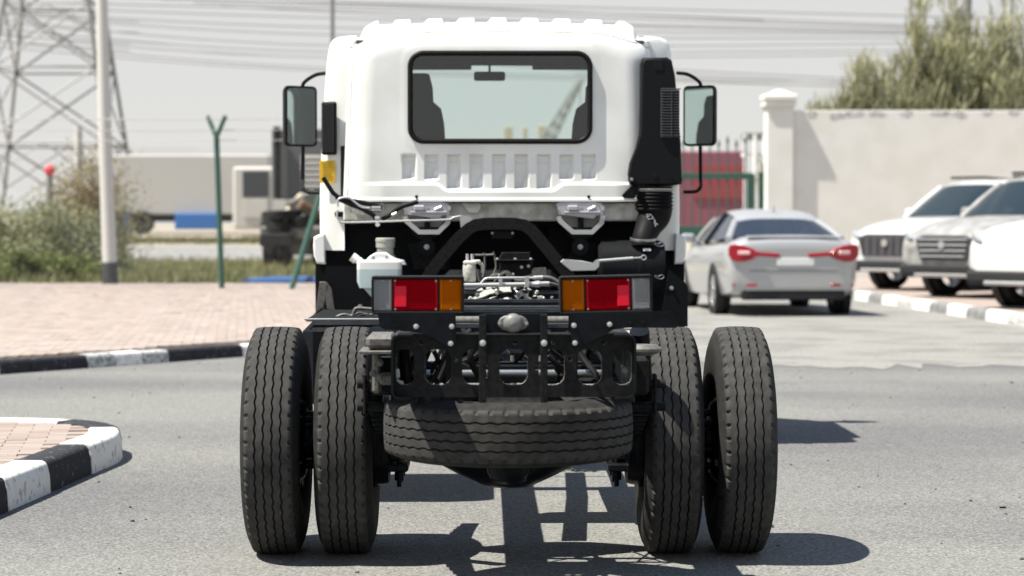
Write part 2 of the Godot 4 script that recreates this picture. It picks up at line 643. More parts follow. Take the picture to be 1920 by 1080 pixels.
func length(path: PackedVector2Array) -> float:
	var s := 0.0
	for i in path.size() - 1:
		s += path[i].distance_to(path[i + 1])
	return s

func smooth2(path: PackedVector2Array, each := 5) -> PackedVector2Array:
	var out := PackedVector2Array()
	for i in path.size() - 1:
		for s in each:
			out.push_back(path[i].cubic_interpolate(path[i + 1], path[maxi(i - 1, 0)], path[mini(i + 2, path.size() - 1)], float(s) / each))
	out.push_back(path[-1])
	return out

# one kerb stone that follows a piece of the kerb line; side 1 lays it to the left of the line's direction
func kerb_stone(path: PackedVector2Array, h: float, w: float, side: float, m: Material, parent: Node) -> void:
	var rows := []
	var lift := rng.randf_range(-0.004, 0.004)
	var yaw := rng.randf_range(-0.006, 0.006)
	for i in path.size():
		var d := (path[mini(i + 1, path.size() - 1)] - path[maxi(i - 1, 0)]).normalized()
		var inw := Vector2(d.y, -d.x) * side
		var r := PackedVector3Array()
		for p in [[0.0, -0.02], [0.006, h * 0.55], [0.016, h - 0.022], [0.026, h - 0.007], [0.045, h], [w - 0.012, h], [w, h - 0.01], [w, -0.02]]:
			var a: Vector2 = path[i] + inw * (p[0] + yaw)
			r.push_back(Vector3(a.x, p[1] + lift, a.y))
		rows.push_back(r)
	var b := B.new()
	b.loft(rows, false, false, 50.0)
	b.cap(rows[0], Vector3(path[0].x - path[1].x, 0, path[0].y - path[1].y))
	b.cap(rows[-1], Vector3(path[-1].x - path[-2].x, 0, path[-1].y - path[-2].y))
	part(b, "kerb_stone", m, parent)

func polygon_sheet(poly: PackedVector2Array, y: float) -> B:
	var b := B.new()
	var ring := PackedVector3Array()
	for p in poly:
		ring.push_back(Vector3(p.x, y, p.y))
	b.cap(ring, Vector3.UP)
	return b

func build_pavements() -> void:
	# far pavement, kerb line running from the frame's edge away behind the truck
	var line := PackedVector2Array([Vector2(-7.63, -13.56), Vector2(-4.23, -18.5), Vector2(-2.44, -21.1), Vector2(-1.3, -23.2), Vector2(-0.75, -26.0), Vector2(-0.6, -30.0), Vector2(-0.6, -42.0)])
	var from := line[0].distance_to(line[1])
	var o := single(polygon_sheet(PackedVector2Array([Vector2(-7.73, -13.6), Vector2(-4.35, -18.6), Vector2(-2.55, -21.2), Vector2(-1.42, -23.25), Vector2(-0.87, -26.0), Vector2(-0.72, -30.0), Vector2(-0.72, -42.5), Vector2(-24, -42.5), Vector2(-24, -13.6)]), 0.085), "pavement", M.concrete, "wide pink brick pavement between the far kerb and the verge", "pavement", "", "structure")
	var s := from - 8 * 0.335
	var k := -8
	while s < length(line) - 0.5 and k < 60:
		var white := posmod(k, 6) >= 3
		kerb_stone(resample(line, s + 0.004, s + 0.331, 0.17), 0.115, 0.15, 1.0, (M.kerb_worn if posmod(k * 7, 5) < 2 else M.kerb_white) if white else M.kerb_black, o)
		s += 0.335
		k += 1
	var poly := PackedVector2Array([Vector2(-7.88, -13.66), Vector2(-4.42, -18.66), Vector2(-2.62, -21.26), Vector2(-1.5, -23.3), Vector2(-0.93, -26.0), Vector2(-0.78, -30.0), Vector2(-0.78, -42.3), Vector2(-13.0, -42.3), Vector2(-13.0, -13.66)])
	var xs: Array[Transform3D] = []
	var turn := Basis(Vector3.UP, 0.12)
	for i in range(-80, 80):
		for j in range(-180, 180):
			var p := turn * Vector3(i * 0.204 + (0.102 if j % 2 else 0.0), 0, j * 0.104) + Vector3(-6, 0, -28)
			if Geometry2D.is_point_in_polygon(Vector2(p.x, p.z), poly):
				xs.push_back(Transform3D(turn * Basis(Vector3.UP, rng.randf_range(-0.008, 0.008)), Vector3(p.x, 0.1 + rng.randf_range(-0.002, 0.002), p.z)))
	paver_mass(xs, o)
	# near island with a rounded nose
	var nose := smooth2(PackedVector2Array([Vector2(-2.75, -4.5), Vector2(-2.36, -7.4), Vector2(-2.2, -9.5), Vector2(-2.09, -11.1), Vector2(-2.06, -11.75), Vector2(-2.17, -12.25), Vector2(-2.45, -12.56), Vector2(-2.85, -12.68), Vector2(-3.6, -12.7), Vector2(-5.0, -12.6), Vector2(-7.0, -12.3)]), 8)
	o = single(polygon_sheet(offset_in(nose, 0.13), 0.135), "traffic_island", M.joint_sand, "pink brick traffic island with a rounded nose and black and white kerb", "traffic island", "", "structure")
	var marks := [0.0]
	for d in [5.5, 6.4, 7.25, 8.1, 9.0, 9.68, 10.35, 11.12]:
		marks.push_back(arc_at(nose, -d))
	var last: float = marks[-1]
	for l in [0.96, 0.58, 0.86, 0.85, 0.85, 0.85, 0.85]:
		last += l
		marks.push_back(last)
	for i in marks.size() - 1:
		kerb_stone(resample(nose, marks[i] + 0.004, marks[i + 1] - 0.004, 0.07), 0.15, 0.18, 1.0, M.kerb_black if i % 2 == 1 else M.kerb_white, o)
	var inner := offset_in(nose, 0.19)
	var brick := B.new()
	brick.box(Vector3.ZERO, Vector3(0.1985, 0.05, 0.0985), 0.0025)
	var brick_mesh := brick.mesh()
	xs.clear()
	turn = Basis(Vector3.UP, 0.16)
	var count := 0
	for j in range(0, 130):
		for i in range(-40, 40):
			var p := turn * Vector3(i * 0.201 + (0.1 if j % 2 else 0.0), 0, j * 0.101) + Vector3(-2.6, 0, -13.4)
			if not Geometry2D.is_point_in_polygon(Vector2(p.x, p.z), inner):
				continue
			var x := Transform3D(turn * Basis(Vector3.UP, rng.randf_range(-0.012, 0.012)) * Basis(Vector3.RIGHT, rng.randf_range(-0.01, 0.01)), Vector3(p.x, 0.116 + rng.randf_range(-0.002, 0.002), p.z))
			if p.z < -9.0 and p.x > -3.75 and count < 300:
				count += 1
				shared(brick_mesh, "paver", M["paver_%d" % rng.randi_range(0, 3)], o, x)
			elif p.z < -4.0 and p.x > -7.0:
				x.origin.y -= 0.0
				xs.push_back(x)
	paver_mass(xs, o)
	# pavement with the parked cars along the boundary wall
	var edge := PackedVector2Array([Vector2(6.95, -14.0), Vector2(6.2, -27.2), Vector2(5.62, -36.8), Vector2(5.4, -44.5)])
	o = single(polygon_sheet(PackedVector2Array([Vector2(7.1, -14), Vector2(6.35, -27.2), Vector2(5.77, -36.8), Vector2(5.5, -46.2), Vector2(20, -46.2), Vector2(20, -14)]), 0.13), "side_pavement", M.paver_1, "pink pavement along the boundary wall where the cars are parked", "pavement", "", "structure")
	s = 0.0
	k = 0
	while s < length(edge) - 0.9:
		kerb_stone(resample(edge, s + 0.005, s + 0.985, 0.5), 0.145, 0.16, -1.0, (M.kerb_worn if k % 6 == 1 else M.kerb_grey) if k % 2 else M.kerb_white, o)
		s += 0.99
		k += 1

func offset_in(path: PackedVector2Array, w: float) -> PackedVector2Array:
	var out := PackedVector2Array()
	for i in path.size():
		var d := (path[mini(i + 1, path.size() - 1)] - path[maxi(i - 1, 0)]).normalized()
		out.push_back(path[i] + Vector2(d.y, -d.x) * w)
	out.push_back(Vector2(-7.0, -4.5))
	return out

func arc_at(path: PackedVector2Array, z: float) -> float:
	var s := 0.0
	for i in path.size() - 1:
		if path[i + 1].y <= z:
			return s + path[i].distance_to(path[i + 1]) * (path[i].y - z) / (path[i].y - path[i + 1].y)
		s += path[i].distance_to(path[i + 1])
	return s

func paver_mass(xs: Array[Transform3D], parent: Node) -> void:
	var b := B.new()
	var h := Vector3(0.0985, 0.03, 0.0485)
	var c := []
	for k in 8:
		c.push_back(Vector3(h.x if k & 1 else -h.x, h.y if k & 2 else -h.y, h.z if k & 4 else -h.z))
	for f in [[2, 3, 7, 6], [0, 1, 3, 2], [4, 5, 7, 6], [0, 2, 6, 4], [1, 3, 7, 5]]:
		b.face([c[f[0]], c[f[1]], c[f[2]], c[f[3]]], Vector3.ZERO)
	var mm := MultiMesh.new()
	mm.transform_format = MultiMesh.TRANSFORM_3D
	mm.use_colors = true
	mm.mesh = b.mesh()
	mm.mesh.surface_set_material(0, M.paver_mass)
	mm.instance_count = xs.size()
	for i in xs.size():
		mm.set_instance_transform(i, xs[i])
		var t := rng.randf_range(0.86, 1.08)
		var w := rng.randf_range(-0.015, 0.015)
		mm.set_instance_color(i, Color((0.335 + w) * t, 0.28 * t, (0.25 - w) * t))
	var o := MultiMeshInstance3D.new()
	o.name = "pavers"
	o.multimesh = mm
	o.set_meta("kind", "stuff")
	parent.add_child(o, true)

# ---------------------------------------------------------------- boundary wall, gate
func build_wall_and_gate() -> void:
	var p0 := away(1484, 207, 46.0)
	var o := thing("boundary_wall", Vector3(5.7, 0, -46), "tall cream rendered boundary wall with a capped gate pillar", "wall")
	var b := B.new()
	b.box(Vector3(7.0, p0.y / 2, -0.1), Vector3(14.0, p0.y, 0.2), 0.01)
	part(b, "wall_panel", M.render_wall, o)
	var pl := away(1438, 205, 45.9).x - 5.7
	var pr := away(1487, 205, 45.9).x - 5.7
	var cx := (pl + pr) / 2
	b = B.new()
	b.box(Vector3(cx, p0.y / 2, -0.13), Vector3(pr - pl, p0.y, 0.54), 0.012)
	part(b, "pillar", M.render_wall, o)
	b = B.new()
	var w := pr - pl
	var y := p0.y
	for t in [[w + 0.05, 0.07], [w + 0.12, 0.13], [w + 0.16, 0.12]]:
		b.box(Vector3(cx, y + t[1] / 2, -0.13), Vector3(t[0], t[1] - 0.002, t[0]), 0.02)
		y += t[1]
	var ring := PackedVector3Array()
	var tip := PackedVector3Array()
	for e in [[-1, -1], [1, -1], [1, 1], [-1, 1]]:
		ring.push_back(Vector3(cx + e[0] * (w / 2 + 0.02), y - 0.003, -0.13 + e[1] * (w / 2 + 0.02)))
		tip.push_back(Vector3(cx + e[0] * 0.06, y + 0.1, -0.13 + e[1] * 0.06))
	b.loft([ring, tip], true, false, 20.0)
	b.fan(tip)
	part(b, "pillar_cap", M.render_wall, o)
	for i in 9:
		b = B.new()
		var at := away([1522, 1568, 1600, 1645, 1700, 1762, 1800, 1850, 1900][i], [213, 217, 213, 213, 212, 211, 214, 209, 208][i], 46.0)
		var out := PackedVector3Array()
		var half := rng.randf_range(0.1, 0.3)
		for k in 12:
			var a := TAU * k / 12
			out.push_back(Vector3(at.x - 5.7 + cos(a) * half * rng.randf_range(0.6, 1.2), minf(at.y + sin(a) * 0.08 * rng.randf_range(0.5, 1.4), p0.y - 0.012), 0.0))
		b.plate(out, Vector3(0, 0, 0.004))
		part(b, "bare_patch", M.wall_patch, o)
	# sliding gate
	o = thing("gate", Vector3(0, 0, -47.2), "dark green steel gate with spear topped bars beside the cream pillar", "gate")
	b = B.new()
	for yy in [[324.0, 336.0], [424.0, 448.0], [505.0, 520.0]]:
		var lo := away(1240, yy[1], 47.2)
		var hi := away(1410, yy[0], 47.2)
		b = B.new()
		b.box(Vector3((lo.x + hi.x) / 2, (lo.y + hi.y) / 2, 0), Vector3(hi.x - lo.x, hi.y - lo.y, 0.06), 0.006)
		part(b, "rail", M.fence_green, o)
	for px in [[1408.0, 14.0, 325.0], [1431.0, 17.0, 322.0]]:
		var t := away(px[0], px[2], 47.2)
		b = B.new()
		b.box(Vector3(t.x, t.y / 2, 0), Vector3(px[1] * 47.2 / F, t.y - 0.01, 0.08), 0.006)
		part(b, "post", M.fence_green, o)
	var x := 1248.0
	while x < 1405.0:
		var t := away(x, 268 if int(x) % 3 else 274, 47.2)
		b = B.new()
		b.tube([Vector3(t.x, 0.12, 0.0), Vector3(t.x, t.y, 0.0)], 0.018, 6)
		b.tube([Vector3(t.x, t.y, 0.0), Vector3(t.x, t.y + 0.03, 0.0), Vector3(t.x, t.y + 0.16, 0.0)], [0.02, 0.038, 0.003], 6)
		part(b, "bar", M.fence_green, o)
		x += 16.6

# ---------------------------------------------------------------- the truck chassis
const AX := 0.43             # tyre radius

func tyre_mesh() -> ArrayMesh:
	var b := B.new()
	b.use_col = true
	var waves := 54
	var per := 8
	var dust := Color(0.062, 0.062, 0.0625)
	var wall := Color(0.034, 0.034, 0.033)
	var side := [[0.074, 0.207], [0.084, 0.214], [0.097, 0.245], [0.1045, 0.285], [0.108, 0.318], [0.1072, 0.346], [0.1072, 0.35], [0.1035, 0.37], [0.097, 0.39], [0.0895, 0.404]]
	var grooves := [-0.0465, -0.0155, 0.0155, 0.0465]
	var rows := []
	var cols := []
	for i in waves * per:
		var w := TAU * i / (waves * per)
		var ph := i % per
		var zig: float = [-1.0, -1.0, -0.33, 0.33, 1.0, 1.0, 0.33, -0.33][ph] * 0.0021
		var notch := ph == 0 or ph == 1
		var prof := []
		cols.clear()
		for p in side:
			prof.push_back([-p[0], p[1]])
			cols.push_back(wall)
		prof.push_back([-0.0845, 0.406 if notch else 0.418])
		cols.push_back(dust)
		prof.push_back([-0.079, 0.411 if notch else 0.4245])
		cols.push_back(dust)
		prof.push_back([-0.0715, 0.4262])
		cols.push_back(dust)
		for g in grooves:
			var h: float = 0.43 - absf(g) * absf(g) * 0.75
			for e in [[-0.0036, 0.0, dust], [-0.0033, -0.003, dust], [-0.0018, -0.013, dust], [0.0018, -0.013, dust], [0.0033, -0.003, dust], [0.0036, 0.0, dust]]:
				prof.push_back([g + e[0] + zig, h + e[1]])
				cols.push_back(e[2])
		prof.push_back([0.0715, 0.4262])
		cols.push_back(dust)
		prof.push_back([0.079, 0.411 if notch else 0.4245])
		cols.push_back(dust)
		prof.push_back([0.0845, 0.406 if notch else 0.418])
		cols.push_back(dust)
		for k in side.size():
			var p: Array = side[side.size() - 1 - k]
			prof.push_back([p[0], p[1]])
			cols.push_back(wall)
		var r := PackedVector3Array()
		for p in prof:
			r.push_back(Vector3(p[0], p[1] * cos(w), p[1] * sin(w)))
		rows.push_back(r)
	b.loft(rows, false, true, 38.0, PackedByteArray(), cols)
	return b.mesh()

func rim_mesh(out: float) -> ArrayMesh:
	var b := B.new()
	var x := Transform3D(Basis(Vector3(0, -1, 0), Vector3(1, 0, 0), Vector3(0, 0, 1)), Vector3.ZERO)
	b.lathe([[0.207, -0.078], [0.218, -0.082], [0.22, -0.076], [0.204, -0.07], [0.196, -0.04], [0.192, 0.0], [0.196, 0.04], [0.204, 0.07], [0.22, 0.076], [0.218, 0.082], [0.207, 0.078]], x, 48)
	# dished disc with hand holes and a flat for the nuts
	var prof := [[0.194, 0.03 * out], [0.185, 0.045 * out], [0.168, 0.075 * out], [0.145, 0.1 * out], [0.13, 0.108 * out], [0.075, 0.108 * out]]
	var mask := PackedByteArray()
	mask.resize(48 * 5)
	for i in 48:
		if i % 6 in [0, 1, 2]:
			mask[i * 5 + 2] = 1
			mask[i * 5 + 1] = 1
	b.lathe(prof, x, 48, 35.0, mask)
	for k in 6:
		var a := TAU * (k + 0.5) / 6
		b.tube([Vector3(0.108 * out, cos(a) * 0.102, sin(a) * 0.102), Vector3(0.14 * out, cos(a) * 0.102, sin(a) * 0.102)], 0.014, 6)
	b.lathe([[0.075, 0.1 * out], [0.072, 0.16 * out], [0.06, 0.18 * out], [0.001, 0.182 * out]], x, 24)
	return b.mesh()

func bolt(parent: Node, p: Vector3, r: float, m: Material, called := "bolt", axis := Vector3.BACK) -> void:
	var b := B.new()
	r *= 0.86
	b.tube([p, p + axis * r * 0.35], r * 1.35, 12)
	b.tube([p + axis * r * 0.35, p + axis * r * 1.15, p + axis * r * 1.3], [r, r * 0.95, r * 0.6], 6)
	part(b, called, m, parent)

func build_truck() -> void:
	truck = thing("truck_chassis", Vector3(-0.016, 0, -8.5), "white cab-over truck chassis with bare black frame and twin rear tyres", "truck")
	truck.rotation.y = 0.0125
	truck_inv = truck.transform.affine_inverse()
	build_wheels()
	build_frame()
	build_lamps()
	build_cab()
	build_cab_back()
	build_bay()

func wheel(at: Vector3, tyre: ArrayMesh, rim: ArrayMesh, x: Basis, called: String) -> Node3D:
	var o := Node3D.new()
	o.name = called
	o.transform = Transform3D(x, at)
	truck.add_child(o, true)
	shared(tyre, "tyre", M.rubber, o, Transform3D())
	shared(rim, "rim", M.frame_black, o, Transform3D())
	return o

func build_wheels() -> void:
	var tyre := tyre_mesh()
	var outw := rim_mesh(1.0)
	var inw := rim_mesh(-1.0)
	for s in [[-0.873, 0.1, true], [-0.606, 0.9, false], [0.608, 1.7, true], [0.876, 2.4, false]]:
		wheel(Vector3(s[0], AX - 0.004, 0.0), tyre, outw if s[2] else inw, Basis(Vector3.RIGHT, s[1]), "wheel")
	for s in [-1.0, 1.0]:
		wheel(Vector3(0.83 * s, AX - 0.004, -4.62), tyre, outw, Basis(Vector3.UP, 0.0 if s > 0 else PI) * Basis(Vector3.RIGHT, 0.3), "wheel")
	var sp := wheel(Vector3(q(953, 815, 0.79).x, 0.548, 0.79), tyre, outw, Basis(Vector3(0, -1, 0), Vector3(1, 0, 0), Vector3(0, 0, 1)) * Basis(Vector3.RIGHT, 0.2), "spare_wheel")
	sp.set_meta("label", "spare wheel slung flat under the frame")
	# axle, differential, brake drums
	var b := B.new()
	var x := Transform3D(Basis(Vector3(0, -1, 0), Vector3(1, 0, 0), Vector3(0, 0, 1)), Vector3(0, AX, 0))
	b.lathe([[0.02, -0.98], [0.07, -0.97], [0.085, -0.9], [0.085, -0.8], [0.07, -0.78], [0.062, -0.5], [0.075, -0.3], [0.14, -0.18], [0.185, -0.08], [0.19, 0.0], [0.185, 0.08], [0.14, 0.18], [0.075, 0.3], [0.062, 0.5], [0.07, 0.78], [0.085, 0.8], [0.085, 0.9], [0.07, 0.97], [0.02, 0.98]], x, 36, 45.0)
	part(b, "rear_axle", M.frame_black, truck)
	b = B.new()
	b.lathe([[0.001, 0.19], [0.07, 0.185], [0.13, 0.15], [0.165, 0.09], [0.168, 0.06], [0.176, 0.06], [0.176, 0.04], [0.16, 0.04]], Transform3D(Basis(Vector3.RIGHT, PI / 2), Vector3(0, AX, 0.02)), 32)
	part(b, "differential_cover", M.frame_black, truck)
	for s in [-1.0, 1.0]:
		b = B.new()
		b.lathe([[0.08, 0.44 * s], [0.17, 0.45 * s], [0.175, 0.47 * s], [0.175, 0.6 * s], [0.165, 0.64 * s], [0.09, 0.66 * s]], x, 36)
		part(b, "brake_drum", M.frame_black, truck)
		# leaf springs, one part for each leaf
		for k in 7:
			var half := 0.72 - k * 0.085
			var path := []
			for i in 13:
				var u := i / 6.0 - 1.0
				path.push_back(Vector3(s * 0.455, 0.535 - k * 0.0135 + 0.075 * (u * half / 0.72) * (u * half / 0.72), u * half))
			b = B.new()
			b.strap(path, Vector3(0.07, 0, 0), 0.012)
			part(b, "spring_leaf", M.frame_black, truck)
		for z in [-0.075, 0.075]:
			b = B.new()
			for e in [-0.045, 0.045]:
				b.tube([Vector3(s * 0.455 + e, 0.56, z), Vector3(s * 0.455 + e, 0.255, z)], 0.009, 8)
			b.tube([Vector3(s * 0.455 - 0.045, 0.56, z), Vector3(s * 0.455 + 0.045, 0.56, z)], 0.009, 8)
			for e in [-0.045, 0.045]:
				b.tube([Vector3(s * 0.455 + e, 0.31, z), Vector3(s * 0.455 + e, 0.28, z)], 0.02, 6)
			part(b, "u_bolt", M.frame_black, truck)
		b = B.new()
		b.box(Vector3(s * 0.455, 0.33, 0), Vector3(0.16, 0.03, 0.24), 0.006)
		b.box(Vector3(s * 0.455, 0.4, 0), Vector3(0.1, 0.1, 0.17), 0.01)
		part(b, "spring_plate", M.frame_black, truck)
		# shackle, hanger, shock absorber
		b = B.new()
		b.box(Vector3(s * 0.43, 0.72, 0.74), Vector3(0.1, 0.13, 0.12), 0.012)
		for e in [-0.048, 0.048]:
			b.box(Vector3(s * 0.455 + e, 0.655, 0.735), Vector3(0.012, 0.14, 0.05), 0.004)
		b.tube([Vector3(s * 0.455 - 0.075, 0.69, 0.735), Vector3(s * 0.455 + 0.085, 0.69, 0.735)], 0.016, 8)
		b.tube([Vector3(s * 0.455 - 0.075, 0.61, 0.73), Vector3(s * 0.455 + 0.085, 0.61, 0.73)], 0.016, 8)
		part(b, "spring_shackle", M.frame_dusty, truck)
		b = B.new()
		b.tube([Vector3(s * 0.5, 0.36, 0.16), Vector3(s * 0.5, 0.6, 0.3)], 0.028, 12)
		b.tube([Vector3(s * 0.5, 0.55, 0.27), Vector3(s * 0.47, 0.86, 0.44)], 0.036, 12)
		part(b, "shock_absorber", M.frame_black, truck)
	# brake chamber and bump stop boxes outboard of the frame
	b = B.new()
	var p := q(716, 645, 0.9)
	b.box(p + Vector3(0.0, 0.012, 0), Vector3(0.1, 0.05, 0.22), 0.022)
	b.box(p + Vector3(-0.005, -0.022, 0), Vector3(0.135, 0.012, 0.24), 0.003)
	b.box(p + Vector3(-0.02, -0.1, -0.05), Vector3(0.03, 0.14, 0.05), 0.01)
	b.box(p + Vector3(0.02, -0.12, -0.04), Vector3(0.06, 0.04, 0.08), 0.01)
	part(b, "spring_hanger", M.cast_grey, truck)
	b = B.new()
	p = q(1205, 656, 0.9)
	b.lathe([[0.001, 0.02], [0.05, 0.018], [0.066, 0.005], [0.066, -0.004], [0.05, -0.012], [0.02, -0.02], [0.001, -0.02]], Transform3D(Basis(), p), 20)
	b.box(p + Vector3(-0.05, -0.08, -0.03), Vector3(0.05, 0.14, 0.06), 0.012)
	part(b, "bump_stop", M.cast_grey, truck)
	for s in [[712.0, 680.0], [712.0, 708.0], [700.0, 700.0]]:
		bolt(truck, q(s[0], s[1], 0.95), 0.011, M.cast_grey)

func build_frame() -> void:
	var b: B
	# rails as channels
	for s in [-1.0, 1.0]:
		b = B.new()
		var rows := []
		for z in [1.54, 0.5, -2.0, -5.45]:
			var r := PackedVector3Array()
			for p in [[0.31, 0.9], [0.37, 0.9], [0.376, 0.893], [0.376, 0.717], [0.37, 0.71], [0.31, 0.71], [0.31, 0.717], [0.367, 0.72], [0.367, 0.89], [0.31, 0.893]]:
				r.push_back(Vector3(p[0] * s, p[1], z))
			rows.push_back(r)
		b.loft(rows, true, false, 30.0)
		b.cap(rows[0], Vector3.BACK)
		part(b, "frame_rail", M.frame_black, truck)
	for z in [0.62, -0.75, -1.9, -3.2]:
		b = B.new()
		b.box(Vector3(0, 0.87, z), Vector3(0.735, 0.05, 0.12), 0.012)
		b.box(Vector3(0, 0.745, z), Vector3(0.735, 0.03, 0.1), 0.01)
		part(b, "crossmember", M.frame_black, truck)
	# tubes seen between the rails just above the end crossmember
	for y in [[602.0, 0.4, 0.018], [619.0, 0.3, 0.022]]:
		b = B.new()
		var a := q(722, y[0], y[1])
		b.tube([Vector3(-0.42, a.y, y[1]), Vector3(0.42, a.y, y[1])], y[2], 14)
		part(b, "cross_tube", M.cast_grey, truck)
	# end crossmember: pressed plate with seven slots
	var z := 1.55
	var plate := CSGPolygon3D.new()
	plate.name = "end_crossmember"
	var lo := q(737, 745, z)
	var hi := q(1189, 629, z)
	plate.polygon = rounded(lo.x, lo.y, hi.x, hi.y, 0.014, 5)
	plate.depth = 0.008
	plate.position.z = z
	plate.material = M.frame_dusty
	truck.add_child(plate, true)
	for s in [[743, 776], [797, 846], [867, 914], [937, 989], [1010, 1058], [1081, 1128], [1149, 1184]]:
		var a := q(s[0], 721, z)
		var c := q(s[1], 655, z)
		var cut := CSGPolygon3D.new()
		cut.name = "slot"
		cut.operation = CSGShape3D.OPERATION_SUBTRACTION
		cut.polygon = rounded(a.x, a.y, c.x, c.y, minf(0.03, (c.x - a.x) * 0.42), 6)
		cut.depth = 0.05
		cut.position.z = 0.02
		plate.add_child(cut, true)
	for h in [[790, 643], [855, 674], [966, 643], [1037, 642], [1068, 674], [1132, 642], [1006, 690]]:
		var a := q(h[0], h[1], z)
		var cut := CSGCylinder3D.new()
		cut.name = "hole"
		cut.operation = CSGShape3D.OPERATION_SUBTRACTION
		cut.radius = 0.0065
		cut.height = 0.06
		cut.sides = 14
		cut.rotation.x = PI / 2
		cut.position = Vector3(a.x, a.y, 0.0)
		plate.add_child(cut, true)
	# turned lips at both ends and the top flange
	for s in [[775.0, 736.0], [1150.0, 1190.0]]:
		b = B.new()
		var path := []
		for e in [[s[0], 628.0], [lerpf(s[1], s[0], 0.35), 628.0], [lerpf(s[1], s[0], 0.1), 631.0], [s[1], 641.0], [s[1], 733.0], [lerpf(s[1], s[0], 0.1), 743.0], [lerpf(s[1], s[0], 0.35), 746.0], [lerpf(s[1], s[0], 0.9), 746.0]]:
			path.push_back(q(e[0], e[1], z) + Vector3(0, 0, 0.012))
		b.strap(path, Vector3(0, 0, 0.045), 0.007)
		part(b, "flange", M.frame_black, truck)
	b = B.new()
	b.box(Vector3((lo.x + hi.x) / 2, hi.y + 0.003, z - 0.035), Vector3(hi.x - lo.x - 0.03, 0.007, 0.085), 0.002)
	part(b, "flange", M.frame_dusty, truck)
	# two hanging straps with a mounting plate and winch cover between
	for s in [[898.0, 912.0], [1013.0, 1027.0]]:
		b = B.new()
		var a := q(s[0], 755, z + 0.02)
		var c := q(s[1], 590, z + 0.02)
		b.box((a + c) / 2 + Vector3(0, 0, 0.002), Vector3(c.x - a.x, c.y - a.y, 0.008), 0.002)
		var o := part(b, "spare_wheel_bracket", M.frame_dusty, truck)
		bolt(o, q((s[0] + s[1]) / 2, 643, z + 0.026), 0.0085, M.bright_zinc)
		for y in [680.0, 700.0, 747.0]:
			b = B.new()
			b.tube([q((s[0] + s[1]) / 2, y, z + 0.025), q((s[0] + s[1]) / 2, y, z + 0.0275)], 0.003, 8)
			part(b, "bolt_hole", M.gasket, o)
	b = B.new()
	var a2 := q(898, 629, z - 0.05)
	var c2 := q(1027, 587, z - 0.05)
	b.box((a2 + c2) / 2, Vector3(c2.x - a2.x, c2.y - a2.y, 0.008), 0.003)
	var mount := part(b, "winch_plate", M.frame_black, truck)
	b = B.new()
	var mid := q(962, 606, z - 0.04)
	var dia := []
	for k in 28:
		var w := TAU * k / 28
		var rr := 0.032 + 0.015 * pow(absf(cos(w)), 3.0)
		dia.push_back(Vector2(mid.x + cos(w) * rr, mid.y + sin(w) * rr * 0.86))
	b.plate(flat3(PackedVector2Array(dia), mid.z), Vector3(0, 0, 0.012), 0.003)
	b.lathe([[0.031, 0.0], [0.031, 0.02], [0.027, 0.031], [0.018, 0.038], [0.001, 0.041]], Transform3D(Basis(Vector3.RIGHT, PI / 2), mid + Vector3(0, 0, 0.008)), 28, 50.0)
	var dome := part(b, "winch_cover", M.winch_grey, truck)
	bolt(dome, mid + Vector3(-0.042, 0, 0.012), 0.005, M.steel)
	bolt(dome, mid + Vector3(0.042, 0, 0.012), 0.005, M.steel)
	# plate above the spare, wires and hoses behind the slots
	b = B.new()
	b.box(Vector3(0.0, q(960, 744, 1.4).y + 0.0, 1.38), Vector3(0.2, 0.02, 0.25), 0.004)
	part(b, "carrier_plate", M.cast_grey, truck)
	b = B.new()
	b.tube([Vector3(-0.34, 0.742, 0.95), Vector3(0.34, 0.742, 0.95)], 0.012, 10)
	part(b, "cross_tube", M.steel, truck)
	b = B.new()
	b.box(Vector3(0.0, 0.735, 0.9), Vector3(0.7, 0.06, 0.012), 0.004)
	part(b, "crossmember", M.frame_black, truck)
	for h in [[[838, 660], [812, 712], [790, 735], [785, 755]], [[846, 662], [822, 715], [806, 742], [800, 752]], [[812, 655], [828, 690], [835, 720], [830, 745]], [[1028, 668], [1050, 690], [1066, 712], [1070, 740]], [[1030, 655], [1062, 682], [1080, 710], [1076, 742]], [[760, 655], [770, 690], [765, 718], [775, 735]]]:
		b = B.new()
		var path := []
		var zz := rng.randf_range(1.0, 1.4)
		for e in h:
			path.push_back(q(e[0], e[1], zz))
			zz += rng.randf_range(-0.08, 0.08)
		b.tube(curve(path, 6), 0.0085, 8)
		part(b, "hose", M.hose_rubber, truck)
	for i in 16:
		b = B.new()
		var hx := rng.randf_range(-0.3, 0.3)
		var hz := rng.randf_range(0.1, 1.1)
		b.tube(curve([Vector3(hx, 0.88, hz), Vector3(hx + rng.randf_range(-0.08, 0.08), 0.8, hz + 0.05), Vector3(hx + rng.randf_range(-0.15, 0.15), 0.72, hz + rng.randf_range(-0.1, 0.1)), Vector3(hx + rng.randf_range(-0.2, 0.2), 0.73, hz - 0.3)], 5), rng.randf_range(0.006, 0.012), 7)
		part(b, "hose", M.hose_rubber, truck)
	for i in 2:
		b = B.new()
		b.tube(curve([Vector3(-0.3 + 0.6 * i, 0.8, 1.4), Vector3(-0.31 + 0.62 * i, 0.82, 0.2), Vector3(-0.3 + 0.6 * i, 0.78, -1.2), Vector3(-0.28 + 0.56 * i, 0.84, -2.8)], 6), 0.014, 8)
		part(b, "hose", M.hose_rubber, truck)
	b = B.new()
	b.box(Vector3(0.02, 0.8, -0.9), Vector3(0.5, 0.2, 0.3), 0.04)
	part(b, "air_tank", M.frame_black, truck)
	for h in [[752, 658, 727], [782, 660, 718]]:
		b = B.new()
		b.tube([q(h[0] + 6, h[1], 1.35), q(h[0] + 8, h[2], 1.3)], 0.018, 10)
		part(b, "wire_sleeve", M.plastic_black, truck)
	b = B.new()
	b.box(q(745, 700, 1.45), Vector3(0.014, 0.03, 0.01), 0.003, Basis(Vector3.BACK, 0.1))
